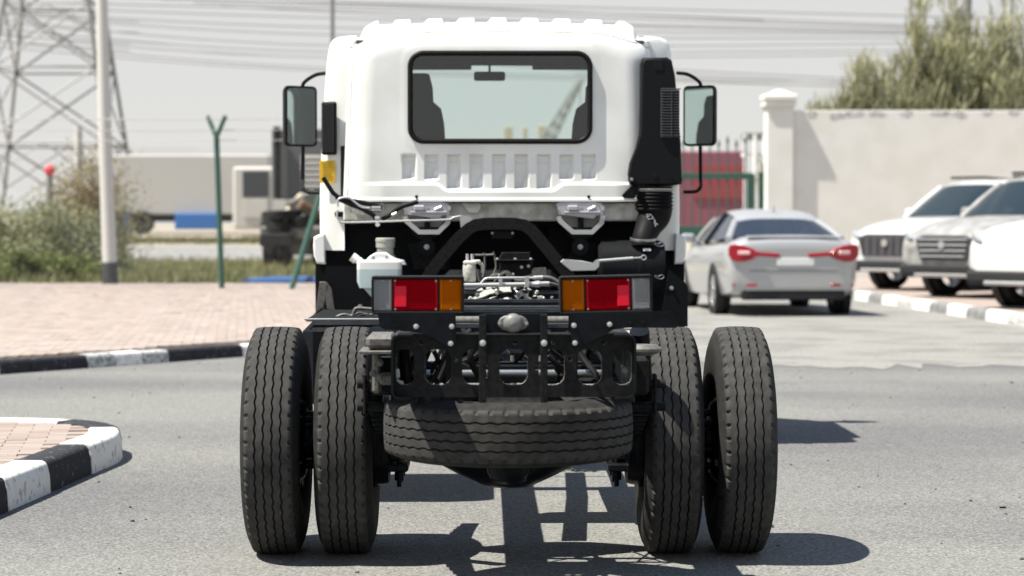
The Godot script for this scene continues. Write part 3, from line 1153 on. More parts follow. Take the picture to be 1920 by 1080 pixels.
	b.box(q(748, 716, 1.45), Vector3(0.03, 0.012, 0.01), 0.003, Basis(Vector3.BACK, -0.4))
	part(b, "connector", M.paper, truck)
	# driveshaft, fuel tank, toolbox, exhaust
	b = B.new()
	b.tube([Vector3(0, 0.52, -0.2), Vector3(0.0, 0.66, -1.6), Vector3(0, 0.72, -2.6)], 0.045, 16)
	part(b, "drive_shaft", M.cast_grey, truck)
	b = B.new()
	b.box(Vector3(-0.02, 0.72, 0.35), Vector3(0.05, 0.14, 0.1), 0.02)
	b.tube([q(952, 660, 0.3), q(975, 660, 0.3), q(990, 672, 0.3)], 0.012, 8)
	part(b, "valve_block", M.cast_grey, truck)
	b = B.new()
	var ring := []
	for pz in [-0.55, -0.56, -1.55, -1.56]:
		var r := PackedVector3Array()
		var inset: float = 0.03 if pz in [-0.55, -1.56] else 0.0
		for e in rounded(0.4 + inset, 0.38 + inset, 0.74 - inset, 0.78 - inset, 0.08, 6):
			r.push_back(Vector3(e.x, e.y, pz))
		ring.push_back(r)
	b.loft(ring, true, false, 30.0)
	b.cap(ring[0], Vector3.BACK)
	b.cap(ring[-1], Vector3.FORWARD)
	var tank := part(b, "fuel_tank", M.cast_aluminium, truck)
	for pz in [-0.75, -1.3]:
		b = B.new()
		var path := []
		for e in rounded(0.395, 0.375, 0.745, 0.785, 0.085, 6):
			path.push_back(Vector3(e.x, e.y, pz))
		path.push_back(path[0])
		b.strap(path, Vector3(0, 0, 0.04), 0.004)
		part(b, "tank_band", M.frame_black, tank)
	b = B.new()
	var top := q(600, 601, -1.45).y
	b.box(Vector3(-0.67, top - 0.19, -2.0), Vector3(0.46, 0.38, 1.1), 0.05)
	part(b, "battery_box", M.frame_black, truck)
	b = B.new()
	b.box(Vector3(-0.67, top + 0.004, -2.0), Vector3(0.42, 0.008, 1.0), 0.003)
	part(b, "battery_box_lid", M.fender_black, truck)
	b = B.new()
	b.box(Vector3(-0.67, top + 0.004, -1.47), Vector3(0.44, 0.01, 0.012), 0.003)
	part(b, "bright_edge_strip", M.steel, truck)  # pale strip paints the lit line along the box's top edge
	b = B.new()
	b.tube([Vector3(0.25, 0.6, -1.0), Vector3(0.25, 0.6, -2.0)], 0.1, 20)
	b.tube(curve([Vector3(0.25, 0.6, -2.0), Vector3(0.25, 0.62, -2.6), Vector3(0.2, 0.7, -3.3)], 5), 0.035, 12)
	b.tube(curve([Vector3(0.25, 0.6, -1.0), Vector3(0.28, 0.6, -0.6), Vector3(0.3, 0.78, -0.2), Vector3(0.26, 0.78, 0.2)], 5), 0.03, 12)
	part(b, "exhaust", M.cast_grey, truck)

func lens_part(x0: float, y0: float, x1: float, y1: float, z: float, m: Material, ribs: int, parent: Node, called: String) -> MeshInstance3D:
	# moulded lens: vertical flutes, a few cross flutes, rounded rim
	var b := B.new()
	var rows := []
	var nx := maxi(ribs * 4, 8)
	var ny := 28
	for j in ny + 1:
		var r := PackedVector3Array()
		for i in nx + 1:
			var u := float(i) / nx
			var w := float(j) / ny
			var e := minf(minf(u, 1.0 - u) * (x1 - x0), minf(w, 1.0 - w) * (y1 - y0))
			var h := 0.008 * clampf(e / 0.004, 0.0, 1.0)
			if e > 0.006:
				h += 0.0024 * sin(u * ribs * TAU) + 0.0012 * sin(w * 11.0 * TAU)
			r.push_back(Vector3(lerpf(x0, x1, u), lerpf(y0, y1, w), z + h))
		rows.push_back(r)
	b.loft(rows, false, false, 60.0)
	return part(b, called, m, parent)

func build_lamps() -> void:
	var z := 1.53
	for s in [[697.0, 870.0, 517.0, 589.0, -1.0, 0.0], [1049.0, 1223.0, 513.0, 591.0, 1.0, 0.022]]:
		var o := Node3D.new()
		o.name = "tail_lamp"
		var c := q((s[0] + s[1]) / 2, (s[2] + s[3]) / 2, z)
		o.position = c
		o.rotation.z = s[5]
		truck.add_child(o, true)
		var w: float = (s[1] - s[0]) * (8.5 - z) / F
		var h := 0.118
		var b := B.new()
		b.box(Vector3(0, 0, -0.035), Vector3(w, h, 0.075), 0.006)
		# raised rim all round
		for e in [[0.0, h / 2 - 0.004, w - 0.002, 0.008], [0.0, -h / 2 + 0.004, w - 0.002, 0.008], [-w / 2 + 0.003, 0.0, 0.006, h - 0.017], [w / 2 - 0.003, 0.0, 0.006, h - 0.017]]:
			b.box(Vector3(e[0], e[1], 0.012), Vector3(e[2], e[3], 0.022), 0.003)
		part(b, "housing", M.plastic_black, o)
		var sc := (8.5 - z) / F
		var f: float = s[4]
		# outer to inner: clear, red with reflector, amber
		var cells := [[-84.0, -49.0, "lens_clear", 13], [-46.0, 38.0, "lens_red", 22], [41.0, 83.0, "lens_amber", 14]]
		for k in cells:
			var a: float = k[0] * sc * -f
			var d: float = k[1] * sc * -f
			var l := lens_part(minf(a, d), -h / 2 + 0.009, maxf(a, d), h / 2 - 0.009, 0.003, M[k[2]], k[3], o, ["clear_lens", "red_lens", "amber_lens"][cells.find(k)])
			if k[2] == "lens_red":
				var r0: float = -43.0 * sc * -f
				var r1: float = -21.0 * sc * -f
				b = B.new()
				b.box(Vector3((r0 + r1) / 2, -0.004, 0.012), Vector3(absf(r1 - r0), 0.066, 0.008), 0.002)
				part(b, "reflector", M.lens_reflector, o)
				for e in [[-42.0, 1], [-42.0, -1], [34.0, 1], [34.0, -1]]:
					bolt(o, Vector3(e[0] * sc * -f, e[1] * (h / 2 - 0.015), 0.0105), 0.0026, M.steel, "screw")
			else:
				var m: float = (k[0] + k[1]) / 2 * sc * -f
				for e in [1, -1]:
					bolt(o, Vector3(m, e * (h / 2 - 0.015), 0.0105), 0.0024, M.steel, "screw")
		# bracket down to the end crossmember
		b = B.new()
		var ol := [[708, 588], [855, 588], [855, 638], [850, 650], [838, 650], [828, 642], [806, 630], [788, 624], [722, 618], [712, 612]]
		if f > 0:
			ol = [[1066, 588], [1262, 588], [1268, 596], [1286, 616], [1270, 617], [1178, 614], [1150, 618], [1130, 630], [1090, 648], [1076, 650], [1070, 640]]
			ol = [[1066, 588], [1240, 584], [1256, 584], [1272, 608], [1268, 615], [1180, 614], [1150, 618], [1130, 630], [1090, 648], [1076, 650], [1072, 640]]
		b.plate(qring(ol, z + 0.029), Vector3(0, 0, 0.005))
		var br := part(b, "lamp_bracket", M.frame_black, truck)
		var holes := [[780, 612], [847, 612], [845, 644]] if f < 0 else [[1076, 610], [1143, 608], [1078, 643]]
		for p in holes:
			bolt(br, q(p[0], p[1], z + 0.034), 0.007, M.bright_zinc)
		for p in ([[717, 610], [741, 610]] if f < 0 else [[1182, 605], [1205, 604]]):
			b = B.new()
			b.tube([q(p[0], p[1], z + 0.0335), q(p[0], p[1], z + 0.0355)], 0.004, 10)
			part(b, "bolt_hole", M.gasket, br)
		b = B.new()
		b.strap([c + Vector3(-0.1 * f, -0.06, -0.05), c + Vector3(-0.1 * f, -0.16, -0.03), c + Vector3(-0.1 * f, -0.3, -0.1)], Vector3(0.03, 0, 0), 0.01)
		part(b, "cable", M.hose_rubber, truck)

# ---------------------------------------------------------------- cab
const CZ := -4.04            # rear panel of the cab

func ch(py: float) -> float:
	return q(944, py, CZ).y

func step(a: float, b: float, x: float) -> float:
	return smoothstep(a, b, x)

func half_width(py: float) -> float:      # rear panel, in photo pixels either side of its middle
	return lerpf(296.0, 284.0, clampf((378.0 - py) / 310.0, 0.0, 1.0)) - 6.0 * step(110.0, 70.0, py)

func top_line(dx: float) -> float:
	var t := absf(dx) / 284.0
	return 58.0 + 7.0 * t * t + 17.0 * step(0.62, 0.97, t)

# relief of the rear panel in metres, towards the rear
func relief(dx: float, py: float) -> float:
	var z := 0.0
	var side := (half_width(py) - absf(dx)) * 0.002986
	if side < 0.16:
		var t := 1.0 - side / 0.16
		z -= 0.115 * (1.0 - sqrt(maxf(0.0, 1.0 - t * t * 0.985)))
	var top := (py - top_line(dx)) * 0.002986
	if top < 0.12:
		var t := 1.0 - top / 0.12
		z -= 0.035 * (1.0 - sqrt(maxf(0.0, 1.0 - t * t * 0.97)))
	# the window stands in a shallow raised frame
	var wx := maxf(absf(dx) - 150.0, 0.0)
	var wy := maxf(absf(py - 182.0) - 66.0, 0.0)
	var wd := sqrt(wx * wx + wy * wy)
	z += 0.0015 * step(40.0, 27.0, wd)
	# pressed flutes
	for k in 9:
		var c := -171.0 + k * 42.1
		var low := 336.0 if k in [0, 1, 7, 8] else 354.0
		var u := dx - c
		if absf(u) < 17.0 and py > 286.0 and py < low + 6.0:
			var a := step(-13.0, -10.8, u) * step(14.0, 10.0, u) * step(289.0, 291.5, py) * step(low + 1.0, low - 4.0, py)
			z -= 0.042 * a
			# stepped floor: a raised toe in the lower right of each flute
			var toe := step(1.0, 6.0, u - maxf(0.0, (low - 12.0 - py) * 0.35)) * step(low - 34.0, low - 14.0, py)
			z += 0.02 * a * toe
			z += 0.004 * a * step(306.0, 302.0, py)
	# ledge and bottom lip
	var line := 345.0 + 13.0 * step(122.0, 96.0, absf(dx))
	if absf(dx) < 262.0:
		z += 0.016 * step(line - 3.0, line + 1.5, py) * step(262.0, 215.0, absf(dx))
	z += 0.007 * step(371.0, 373.0, py)
	return z

func paint(called: String, b: B, parent: Node) -> MeshInstance3D:
	return part(b, called, M.white_paint, parent)

func build_cab() -> void:
	var s := 0.002986
	var b := B.new()
	# rear panel
	var rows := []
	var nx := 330
	var ny := 190
	var mask := PackedByteArray()
	mask.resize(nx * ny)
	var hole := rounded(-166.0, 101.0, 166.0, 264.0, 24.0, 8)
	for j in ny + 1:
		var r := PackedVector3Array()
		var w := float(j) / ny
		for i in nx + 1:
			var u := float(i) / nx * 2.0 - 1.0
			u = signf(u) * (1.0 - pow(1.0 - absf(u), 1.25))
			var dx := u * half_width(lerpf(378.0, 70.0, w))
			var py := lerpf(378.0, top_line(dx), w)
			dx = u * half_width(py)
			r.push_back(Vector3(dx * s, ch(py), CZ + relief(dx, py)))
			if i < nx and j < ny:
				mask[j * nx + i] = 1 if Geometry2D.is_point_in_polygon(Vector2(dx, py), hole) else 0
		rows.push_back(r)
	b.loft(rows, false, false, 60.0, mask)
	var cab := paint("cab", b, truck)
	cab.set_meta("label", "white cab with fluted rear panel and wide rear window")
	# roof with nine raised ribs
	b = B.new()
	rows = []
	var rib := func_ribs()
	for e in [[-0.005, 0.0, 0.0], [-0.02, 0.16, 0.1], [-0.04, 0.5, 0.9], [-0.07, 0.82, 1.0], [-0.11, 0.96, 1.0], [-0.17, 1.0, 1.0], [-0.5, 1.03, 1.0], [-0.9, 1.0, 1.0], [-1.15, 0.85, 0.6], [-1.3, 0.5, 0.0]]:
		var r := PackedVector3Array()
		for i in 361:
			var dx := (i / 180.0 - 1.0) * 276.0
			var t := absf(dx) / 276.0
			var full := 36.5 + 8.0 * t * t + 20.0 * step(0.90, 1.0, t) + (8.0 * step(0.84, 0.92, t))
			var py := lerpf(top_line(dx) - 0.5, full, e[1])
			r.push_back(Vector3(dx * s, ch(py) + rib[i] * 0.024 * e[2], CZ + e[0] + relief(dx, top_line(dx) + 0.3)))
		rows.push_back(r)
	b.loft(rows, false, false, 45.0)
	paint("roof", b, cab)
	# seam where the roof skin meets the rear panel
	b = B.new()
	var seam := []
	for i in 61:
		var dx := (i / 30.0 - 1.0) * 258.0
		seam.push_back(Vector3(dx * s, ch(top_line(dx) + 0.7), CZ + relief(dx, top_line(dx) + 0.7) + 0.0005))
	b.tube(seam, 0.0026, 5)
	part(b, "roof_seam", M.dark_trim, cab)
	# sides with door windows
	for f in [-1.0, 1.0]:
		b = B.new()
		b.box(Vector3(f * 268.0 * s, (ch(68) + ch(92)) / 2, CZ - 0.12), Vector3(0.09, ch(68) - ch(92), 0.09), 0.02)
		paint("corner_cap", b, cab)
		b = B.new()
		var prof := [[342.0, 470.0], [343.0, 430.0], [343.5, 380.0], [342.0, 330.0], [340.0, 280.0], [337.5, 230.0], [334.5, 180.0], [331.0, 130.0], [327.0, 95.0], [323.0, 78.0], [317.0, 69.0], [307.0, 65.0], [292.0, 63.5], [276.0, 63.0]]
		rows = []
		var zs := [-0.112, -0.145, -0.158, -0.175, -0.2, -0.24, -0.4, -0.5, -0.9, -1.3, -1.36, -1.5, -1.62, -1.7]
		var ins := [40.0, 36.0, 12.0, 4.0, 1.0, 0.0, 0.0, 0.0, 0.0, 0.0, 0.0, 6.0, 24.0, 60.0]
		for k in zs.size():
			var r := PackedVector3Array()
			for p in prof:
				var back := maxf(0.0, -zs[k] - 1.15)
				var tilt := clampf((300.0 - p[1]) / 230.0, 0.0, 1.0)
				var z: float = CZ + zs[k]
				if back > 0.0:
					z += back * tilt * 0.75
				var px: float = p[0] - ins[k] * clampf((p[0] - 270.0) / 40.0, 0.0, 1.0)
				if k < 2:
					px = minf(px, half_width(clampf(p[1], 64.0, 378.0)) - 2.0 + 3.0 * k)
				r.push_back(Vector3(f * px * s, ch(p[1]), z))
			rows.push_back(r)
		mask = PackedByteArray()
		mask.resize((zs.size() - 1) * (prof.size() - 1))
		for i in zs.size() - 1:
			for j in prof.size() - 1:
				if i >= 7 and i <= 8 and j >= 4 and j <= 7:
					mask[i * (prof.size() - 1) + j] = 1
		b.loft(rows, false, false, 50.0, mask)
		paint("cab_side", b, cab)
		b = B.new()
		var g := []
		for k in [7, 8, 9]:
			var r := PackedVector3Array()
			for j in range(4, 9):
				r.push_back(rows[k][j] - Vector3(f * 0.012, 0, 0))
			g.push_back(r)
		b.loft(g)
		part_slab(g, Vector3(-f * 0.005, 0, 0), "door_window", cab)
		# inner door lining
		b = B.new()
		b.box(Vector3(f * 0.965, ch(360), CZ - 0.8), Vector3(0.02, 0.42, 1.05), 0.005)
		part(b, "door_lining", M.dark_trim, cab)
		# A pillar and B pillar lining
		b = B.new()
		b.strap([Vector3(f * 0.87, ch(70), CZ - 1.2), Vector3(f * 0.94, ch(330), CZ - 1.62)], Vector3(0.06, 0, 0.02), 0.05)
		part(b, "windscreen_pillar", M.dark_trim, cab)
		# black air outlet louvre and corner trim
		b = B.new()
		var c := Vector3(f * 322.5 * s, ch(239), CZ - 0.128)
		var tb := Basis(Vector3.UP, f * 0.30)
		if f < 0:
			b.box(c, Vector3(0.088, 0.3, 0.03), 0.012, tb)
			var lv := part(b, "air_outlet", M.plastic_black, cab)
			b = B.new()
			for k in 7:
				b.box(c + tb * Vector3(-0.03 + k * 0.01, 0, 0.016), Vector3(0.003, 0.27, 0.012), 0.0008, tb)
			part(b, "louvre", M.slat_edge_lit, lv)
			b = B.new()
			b.box(Vector3(f * 326.5 * s, ch(321), CZ - 0.136), Vector3(0.088, 0.125, 0.003), 0.001, Basis(Vector3.UP, f * 0.1))
			var st := part(b, "warning_sticker", M.sticker_yellow, cab)
			b = B.new()
			for k in 8:
				b.box(Vector3(f * 326.5 * s + rng.randf_range(-0.004, 0.004), ch(304 + k * 4.4), CZ - 0.1335), Vector3(rng.randf_range(0.05, 0.075), 0.0028, 0.0015), 0.0003, Basis(Vector3.UP, f * 0.1))
			part(b, "print", M.print_ink, st)
		# drip channel seam on the corner
		b = B.new()
		var sp := []
		for k in 12:
			var py := lerpf(92.0, 372.0, k / 11.0)
			var dx := half_width(py) - 9.0
			sp.push_back(Vector3(f * dx * s, ch(py), CZ + relief(dx, py) + 0.001))
		b.tube(sp, 0.0022, 5)
		part(b, "corner_seam", M.cap_grey, cab)
		# plastic wing at the lower corner
		b = B.new()
		var wing := [[-352, 445], [-342, 440], [-333, 438], [-330, 496], [-346, 495], [-352, 480], [-353, 460]]
		var ring := PackedVector3Array()
		for p in wing:
			ring.push_back(Vector3(-f * p[0] * s, ch(p[1]), CZ - 0.2))
		b.plate(ring, Vector3(0, 0, 0.09), 0.012)
		paint("corner_wing", b, cab)
		# mirror on two arms
		build_mirror(f, cab)
	# front panel, windscreen
	b = B.new()
	part_slab([PackedVector3Array([Vector3(-0.84, ch(66), CZ - 1.22), Vector3(0.84, ch(66), CZ - 1.22)]), PackedVector3Array([Vector3(-0.92, ch(390), CZ - 1.7), Vector3(0.92, ch(390), CZ - 1.7)])], Vector3(0, 0, 0.006), "windscreen", cab)
	b = B.new()
	b.box(Vector3(0, 0.98, CZ - 1.68), Vector3(1.95, 0.66, 0.06), 0.03)
	paint("front_panel", b, cab)
	b = B.new()
	b.box(Vector3(0, 1.3, CZ - 1.5), Vector3(1.8, 0.22, 0.3), 0.06)
	part(b, "dashboard", M.dark_trim, cab)
	# lining: headliner, back lining strips, floor
	b = B.new()
	b.box(Vector3(0, ch(75) - 0.004, CZ - 0.64), Vector3(1.62, 0.02, 1.16), 0.006)
	part(b, "headliner", M.headliner, cab)
	b = B.new()
	b.box(Vector3(0, 1.3, CZ - 0.85), Vector3(1.86, 0.03, 1.55), 0.006)
	part(b, "cab_floor", M.frame_black, cab)
	b = B.new()
	for e in [[-0.67, ch(182), 0.3, ch(80) - ch(290)], [0.67, ch(182), 0.3, ch(80) - ch(290)], [0.0, ch(322), 1.8, ch(276) - ch(376)]]:
		b.box(Vector3(e[0], e[1], CZ - 0.15), Vector3(e[2], e[3], 0.02), 0.004)
	part(b, "back_lining", M.dark_trim, cab)
	# rear window: gasket and pane
	b = B.new()
	var path := []
	for p in rounded(-168.0, 100.0, 168.0, 265.0, 25.0, 10):
		path.push_back(Vector3(p.x * s, ch(p.y), CZ + 0.007))
	b.tube(path, 0.0155, 10, false, true)
	part(b, "window_gasket", M.gasket, cab)
	b = B.new()
	var ring := PackedVector3Array()
	for p in rounded(-166.0, 102.0, 166.0, 263.0, 24.0, 10):
		ring.push_back(Vector3(p.x * s, ch(p.y), CZ + 0.003))
	b.plate(ring, Vector3(0, 0, 0.005))
	part(b, "rear_window", M.window_glass, cab)
	# sun visors, interior mirror, seats
	for e in [[-176.0, -60.0, 131.0], [54.0, 176.0, 131.0]]:
		b = B.new()
		var z := CZ - 1.2
		var lo := q(944 + e[0], e[2], z)
		var hi := q(944 + e[1], 100, z)
		b.box((lo + hi) / 2, Vector3(hi.x - lo.x, hi.y - lo.y, 0.02), 0.008)
		part(b, "sun_visor", M.dark_trim, cab)
	b = B.new()
	var za := CZ - 1.18
	b.box((q(944, 123, za) + q(944, 95, za)) / 2, Vector3(1.5, q(0, 95, za).y - q(0, 123, za).y, 0.05), 0.01)
	part(b, "header_trim", M.dark_trim, cab)
	b = B.new()
	var mm := q(918, 143, CZ - 1.1)
	b.box(mm, Vector3(0.19, 0.056, 0.03), 0.014)
	b.tube([mm, mm + Vector3(0, 0.08, -0.02)], 0.007, 8)
	part(b, "interior_mirror", M.plastic_black, cab)
	for e in [[775.0, 836.0, 142.0, 0.0], [1070.0, 1140.0, 152.0, 1.0]]:
		var z := CZ - 0.55
		var sx := [[0.0, 262.0], [0.98, 262.0], [0.95, 232.0], [0.86, 205.0], [0.62, 192.0], [0.6, 165.0], [0.5, e[2] - 1.0], [0.4, e[2] - 3.0], [0.0, e[2] - 3.0]]
		var rg := PackedVector3Array()
		var lo: float = e[0]
		var hi: float = e[1]
		for p in sx:
			var px: float = lerpf(lo, hi, p[0]) if e[3] == 0.0 else lerpf(hi, lo, p[0])
			rg.push_back(q(px, p[1], z))
		if e[3] == 0.0:
			var dxl := rg[0].x
			for k in range(6, 0, -1):
				rg.push_back(Vector3(2.0 * dxl - rg[k].x, rg[k].y, rg[k].z))
		else:
			var dxr := rg[0].x
			for k in range(6, 0, -1):
				rg.push_back(Vector3(2.0 * dxr - rg[k].x, rg[k].y, rg[k].z))
		b = B.new()
		b.plate(rg, Vector3(0, 0, 0.1), 0.02)
		var back := rg[0].x
		b.box(Vector3(back, 1.6, z - 0.02), Vector3(0.4, 0.3, 0.1), 0.03)
		b.box(Vector3(back, 1.42, z - 0.25), Vector3(0.44, 0.14, 0.5), 0.04)
		part(b, "seat", M.seat_cloth, cab)
	b = B.new()
	b.tube(ring3(Vector3(-0.42, 1.55, CZ - 1.2), 0.2, 24), 0.014, 8, false, true)
	part(b, "steering_wheel", M.dark_trim, cab)
	# lower edge holes of the rear panel
	for px in [781.0, 1104.0]:
		b = B.new()
		b.tube([q(px, 369, CZ + 0.02), q(px, 369, CZ + 0.0245)], 0.0095, 14)
		part(b, "plug", M.gasket, cab)
	# boxed sill under the rear panel
	b = B.new()
	var lo2 := q(648, 414, CZ - 0.12)
	b.box(Vector3(0, (lo2.y + ch(379)) / 2 - 0.001, CZ - 0.07), Vector3(1.76, ch(379) - lo2.y, 0.05), 0.008)
	part(b, "rear_sill", M.primer, cab)

# a sheet of glass with real thickness
func part_slab(rows: Array, thick: Vector3, called: String, parent: Node) -> void:
	var b := B.new()
	var n: int = rows.size()
	var m: int = rows[0].size()
	var back := []
	for r in rows:
		var k := PackedVector3Array()
		for p in r:
			k.push_back(p + thick)
		back.push_back(k)
	b.loft(rows)
	var flipped := back.duplicate()
	flipped.reverse()
	b.loft(flipped)
	for r in [0, n - 1]:
		for j in m - 1:
			b.face([rows[r][j], rows[r][j + 1], back[r][j + 1], back[r][j]], rows[n / 2][m / 2])
	for r in n - 1:
		for j in [0, m - 1]:
			b.face([rows[r][j], rows[r + 1][j], back[r + 1][j], back[r][j]], rows[n / 2][m / 2])
	part(b, called, M.window_glass, parent)

func ring3(c: Vector3, r: float, n: int) -> Array:
	var out := []
	for k in n:
		var w := TAU * k / n
		out.push_back(c + Vector3(r * cos(w), r * sin(w) * 0.75, r * sin(w) * 0.6))
	return out

func func_ribs() -> PackedFloat32Array:
	var out := PackedFloat32Array()
	for i in 361:
		var dx := (i / 180.0 - 1.0) * 281.0
		var h := 0.0
		for k in 9:
			var u := dx - (k - 4) * 61.3 + 4.0
			h = maxf(h, step(-21.0, -11.0, u) * step(19.0, 15.0, u))
		out.push_back(h * step(1.0, 0.93, absf(dx) / 281.0))
	return out

func build_mirror(f: float, cab: Node) -> void:
	var z := CZ - 1.25
	var c := q(564.5, 218, z) if f < 0 else q(1311, 217, z)
	var hinge := q(614, 137, z + 0.1) if f < 0 else q(1270, 137, z + 0.1)
	var foot := q(603, 361, z + 0.1) if f < 0 else q(1282, 360, z + 0.1)
	# glass turned so that the driver sees backwards along the flank
	var seat := Vector3(-0.42, 1.8, CZ - 0.7)
	if f > 0:
		seat = Vector3(0.5, 1.75, CZ - 0.6)
	var n := ((truck_inv * EYE - c).normalized() + (seat - c).normalized()).normalized()
	var turn := Basis.looking_at(-n, Vector3.UP)
	var face_on := Basis(Vector3.UP, turn.get_euler().y)
	var w := 0.178 / maxf(0.5, cos(turn.get_euler().y))
	var h := 0.362
	var b := B.new()
	var rows := []
	for e in [[0.0, 0.0], [0.004, 0.004], [-0.02, 0.006], [-0.05, -0.002], [-0.075, -0.03]]:
		var r := PackedVector3Array()
		for p in rounded(-w / 2 - e[1], -h / 2 - e[1], w / 2 + e[1], h / 2 + e[1], 0.03, 5):
			r.push_back(c + face_on * Vector3(p.x, p.y, e[0]))
		rows.push_back(r)
	b.loft(rows, true, false, 50.0)
	b.cap(rows[-1], face_on * Vector3.FORWARD)
	b.cap(rows[0], face_on * Vector3.BACK)
	var o := part(b, "side_mirror", M.plastic_black, cab)
	b = B.new()
	var ring := PackedVector3Array()
	for p in rounded(-w / 2 + 0.008, -h / 2 + 0.009, w / 2 - 0.008, h / 2 - 0.009, 0.022, 5):
		ring.push_back(c + face_on * Vector3(p.x, p.y, 0.006))
	b.cap(ring, face_on * Vector3.BACK)
	part(b, "mirror_glass", M.mirror, o)
	b = B.new()
	var top := c + Vector3(0.01, h / 2, -0.03)
	var low := c + Vector3(0.01, -h / 2, -0.03)
	b.tube(curve([hinge, hinge.lerp(top, 0.5) + Vector3(0.0, 0.03, 0), top + Vector3(-f * 0.005, 0.025, 0), top - Vector3(0, 0.02, 0)], 6), 0.0115, 10)
	b.tube(curve([low + Vector3(0, 0.02, 0), low + Vector3(0, -0.2, 0.02), Vector3(low.x - f * 0.005, foot.y + 0.035, z + 0.05), Vector3(low.x - f * 0.035, foot.y + 0.004, z + 0.07), foot], 6), 0.0115, 10)
	part(b, "mirror_arm", M.plastic_black, o)

# ---------------------------------------------------------------- intake, latches and hoses behind the cab
func build_cab_back() -> void:
	var b := B.new()
	var z := CZ + 0.02
	# tall black air intake on the corner of the cab
	var ol := [[1206, 108], [1252, 107], [1260, 113], [1266, 140], [1272, 200], [1277, 270], [1279, 325], [1279, 345], [1262, 348], [1192, 348], [1181, 344], [1178, 326], [1181, 306], [1192, 278], [1199, 252], [1201, 200], [1202, 118]]
	var front := qring(ol, z + 0.05)
	var mid := Vector3.ZERO
	for p in front:
		mid += p / front.size()
	var rows := []
	for e in [[-0.22, 0.0], [0.03, 0.0], [0.044, 0.005], [0.05, 0.013]]:
		var r := PackedVector3Array()
		for p in front:
			r.push_back(Vector3(p.x - signf(p.x - mid.x) * e[1], p.y - clampf((p.y - mid.y) * 10.0, -1.0, 1.0) * e[1], z + e[0]))
		rows.push_back(r)
	b.loft(rows, true, false, 40.0)
	b.cap(rows[-1], Vector3.BACK)
	var duct := part(b, "air_intake", M.plastic_black, truck)
	duct.set_meta("label", "tall black air intake duct on the cab corner")
	# slatted mouth
	b = B.new()
	var g0 := q(1241, 255, z + 0.05)
	var g1 := q(1274, 168, z + 0.05)
	b.box(Vector3((g0.x + g1.x) / 2, (g0.y + g1.y) / 2, z + 0.0505), Vector3(g1.x - g0.x, g1.y - g0.y, 0.004), 0.001)
	part(b, "intake_mouth", M.gasket, duct)
	for k in 17:
		b = B.new()
		b.box(Vector3((g0.x + g1.x) / 2, lerpf(g0.y + 0.006, g1.y - 0.006, k / 16.0), z + 0.058), Vector3(g1.x - g0.x, 0.005, 0.014), 0.001, Basis(Vector3.RIGHT, 0.5))
		part(b, "slat", M.slat_edge_lit, duct)
	b = B.new()
	b.box(Vector3((g0.x + g1.x) / 2 + 0.004, (g0.y + g1.y) / 2, z + 0.066), Vector3(0.004, g1.y - g0.y, 0.004), 0.001)
	for e in [[(g0.x + g1.x) / 2, g0.y - 0.004, g1.x - g0.x + 0.014, 0.006], [(g0.x + g1.x) / 2, g1.y + 0.004, g1.x - g0.x + 0.014, 0.006], [g0.x - 0.004, (g0.y + g1.y) / 2, 0.006, g1.y - g0.y]]:
		b.box(Vector3(e[0], e[1], z + 0.056), Vector3(e[2], e[3], 0.01), 0.002)
	part(b, "mouth_frame", M.slat_edge_lit, duct)
	b = B.new()
	var k0 := q(1235, 122, z + 0.05)
	b.box(k0, Vector3(0.05, 0.058, 0.006), 0.004)
	part(b, "latch_recess", M.gasket, duct)
	for p in [[1228, 328, 0.018, M.gasket], [1184, 336, 0.02, M.plastic_black], [1271, 336, 0.022, M.plastic_black]]:
		b = B.new()
		var at := q(p[0], p[1], z + 0.05)
		b.tube([at, at + Vector3(0, 0, 0.003 if p[3] == M.gasket else 0.02)], p[2], 16)
		part(b, "mount_boss", p[3], duct)
	bolt(duct, q(1184, 336, z + 0.071), 0.008, M.steel)
	b = B.new()
	b.plate(qring([[1186, 346], [1198, 350], [1190, 372], [1170, 371], [1166, 366]], z - 0.01), Vector3(0, 0, 0.01))
	part(b, "duct_bracket", M.frame_black, duct)
	# bellows and elbow down to the air cleaner
	b = B.new()
	var c := q(1226.5, 350, z - 0.05)
	var e := q(1227, 392, z - 0.05)
	var prof := []
	for k in 25:
		var t := k / 24.0
		prof.push_back([0.104 + 0.0055 * cos(t * TAU * 6.0), lerpf(c.y, e.y, t)])
	b.lathe(prof, Transform3D(Basis(), Vector3(c.x, 0, c.z)), 32, 70.0)
	part(b, "bellows", M.hose_rubber, duct)
	b = B.new()
	b.lathe([[0.104, 0.0], [0.107, 0.002], [0.107, 0.016], [0.104, 0.018]], Transform3D(Basis(), Vector3(c.x, c.y - 0.028, c.z)), 32)
	part(b, "hose_clamp", M.steel, duct)
	b = B.new()
	var path := curve([e + Vector3(0, 0.01, 0), q(1226, 405, z - 0.05), q(1216, 425, z - 0.02), q(1207, 448, z + 0.02), q(1206, 462, z + 0.03)], 7)
	var rad := []
	for k in path.size():
		rad.push_back(lerpf(0.103, 0.066, smoothstep(0.0, 0.75, float(k) / (path.size() - 1))))
	b.tube(path, rad, 24)
	var elbow := part(b, "intake_elbow", M.hose_rubber, duct)
	# chalked number on the hose
	var tm := TextMesh.new()
	tm.text = "4726"
	tm.font_size = 16
	tm.pixel_size = 0.0026
	tm.depth = 0.002
	var sf := SystemFont.new()
	sf.font_names = PackedStringArray(["Droid Sans"])
	tm.font = sf
	tm.material = M.paper
	var to := MeshInstance3D.new()
	to.name = "chalk_number"
	to.mesh = tm
	to.transform = Transform3D(Basis(Vector3.BACK, -1.0), q(1219, 413, z - 0.05) + Vector3(0.0, 0, 0.096))
	elbow.add_child(to, true)
	b = B.new()
	var clampc := q(1206, 448, z + 0.02)
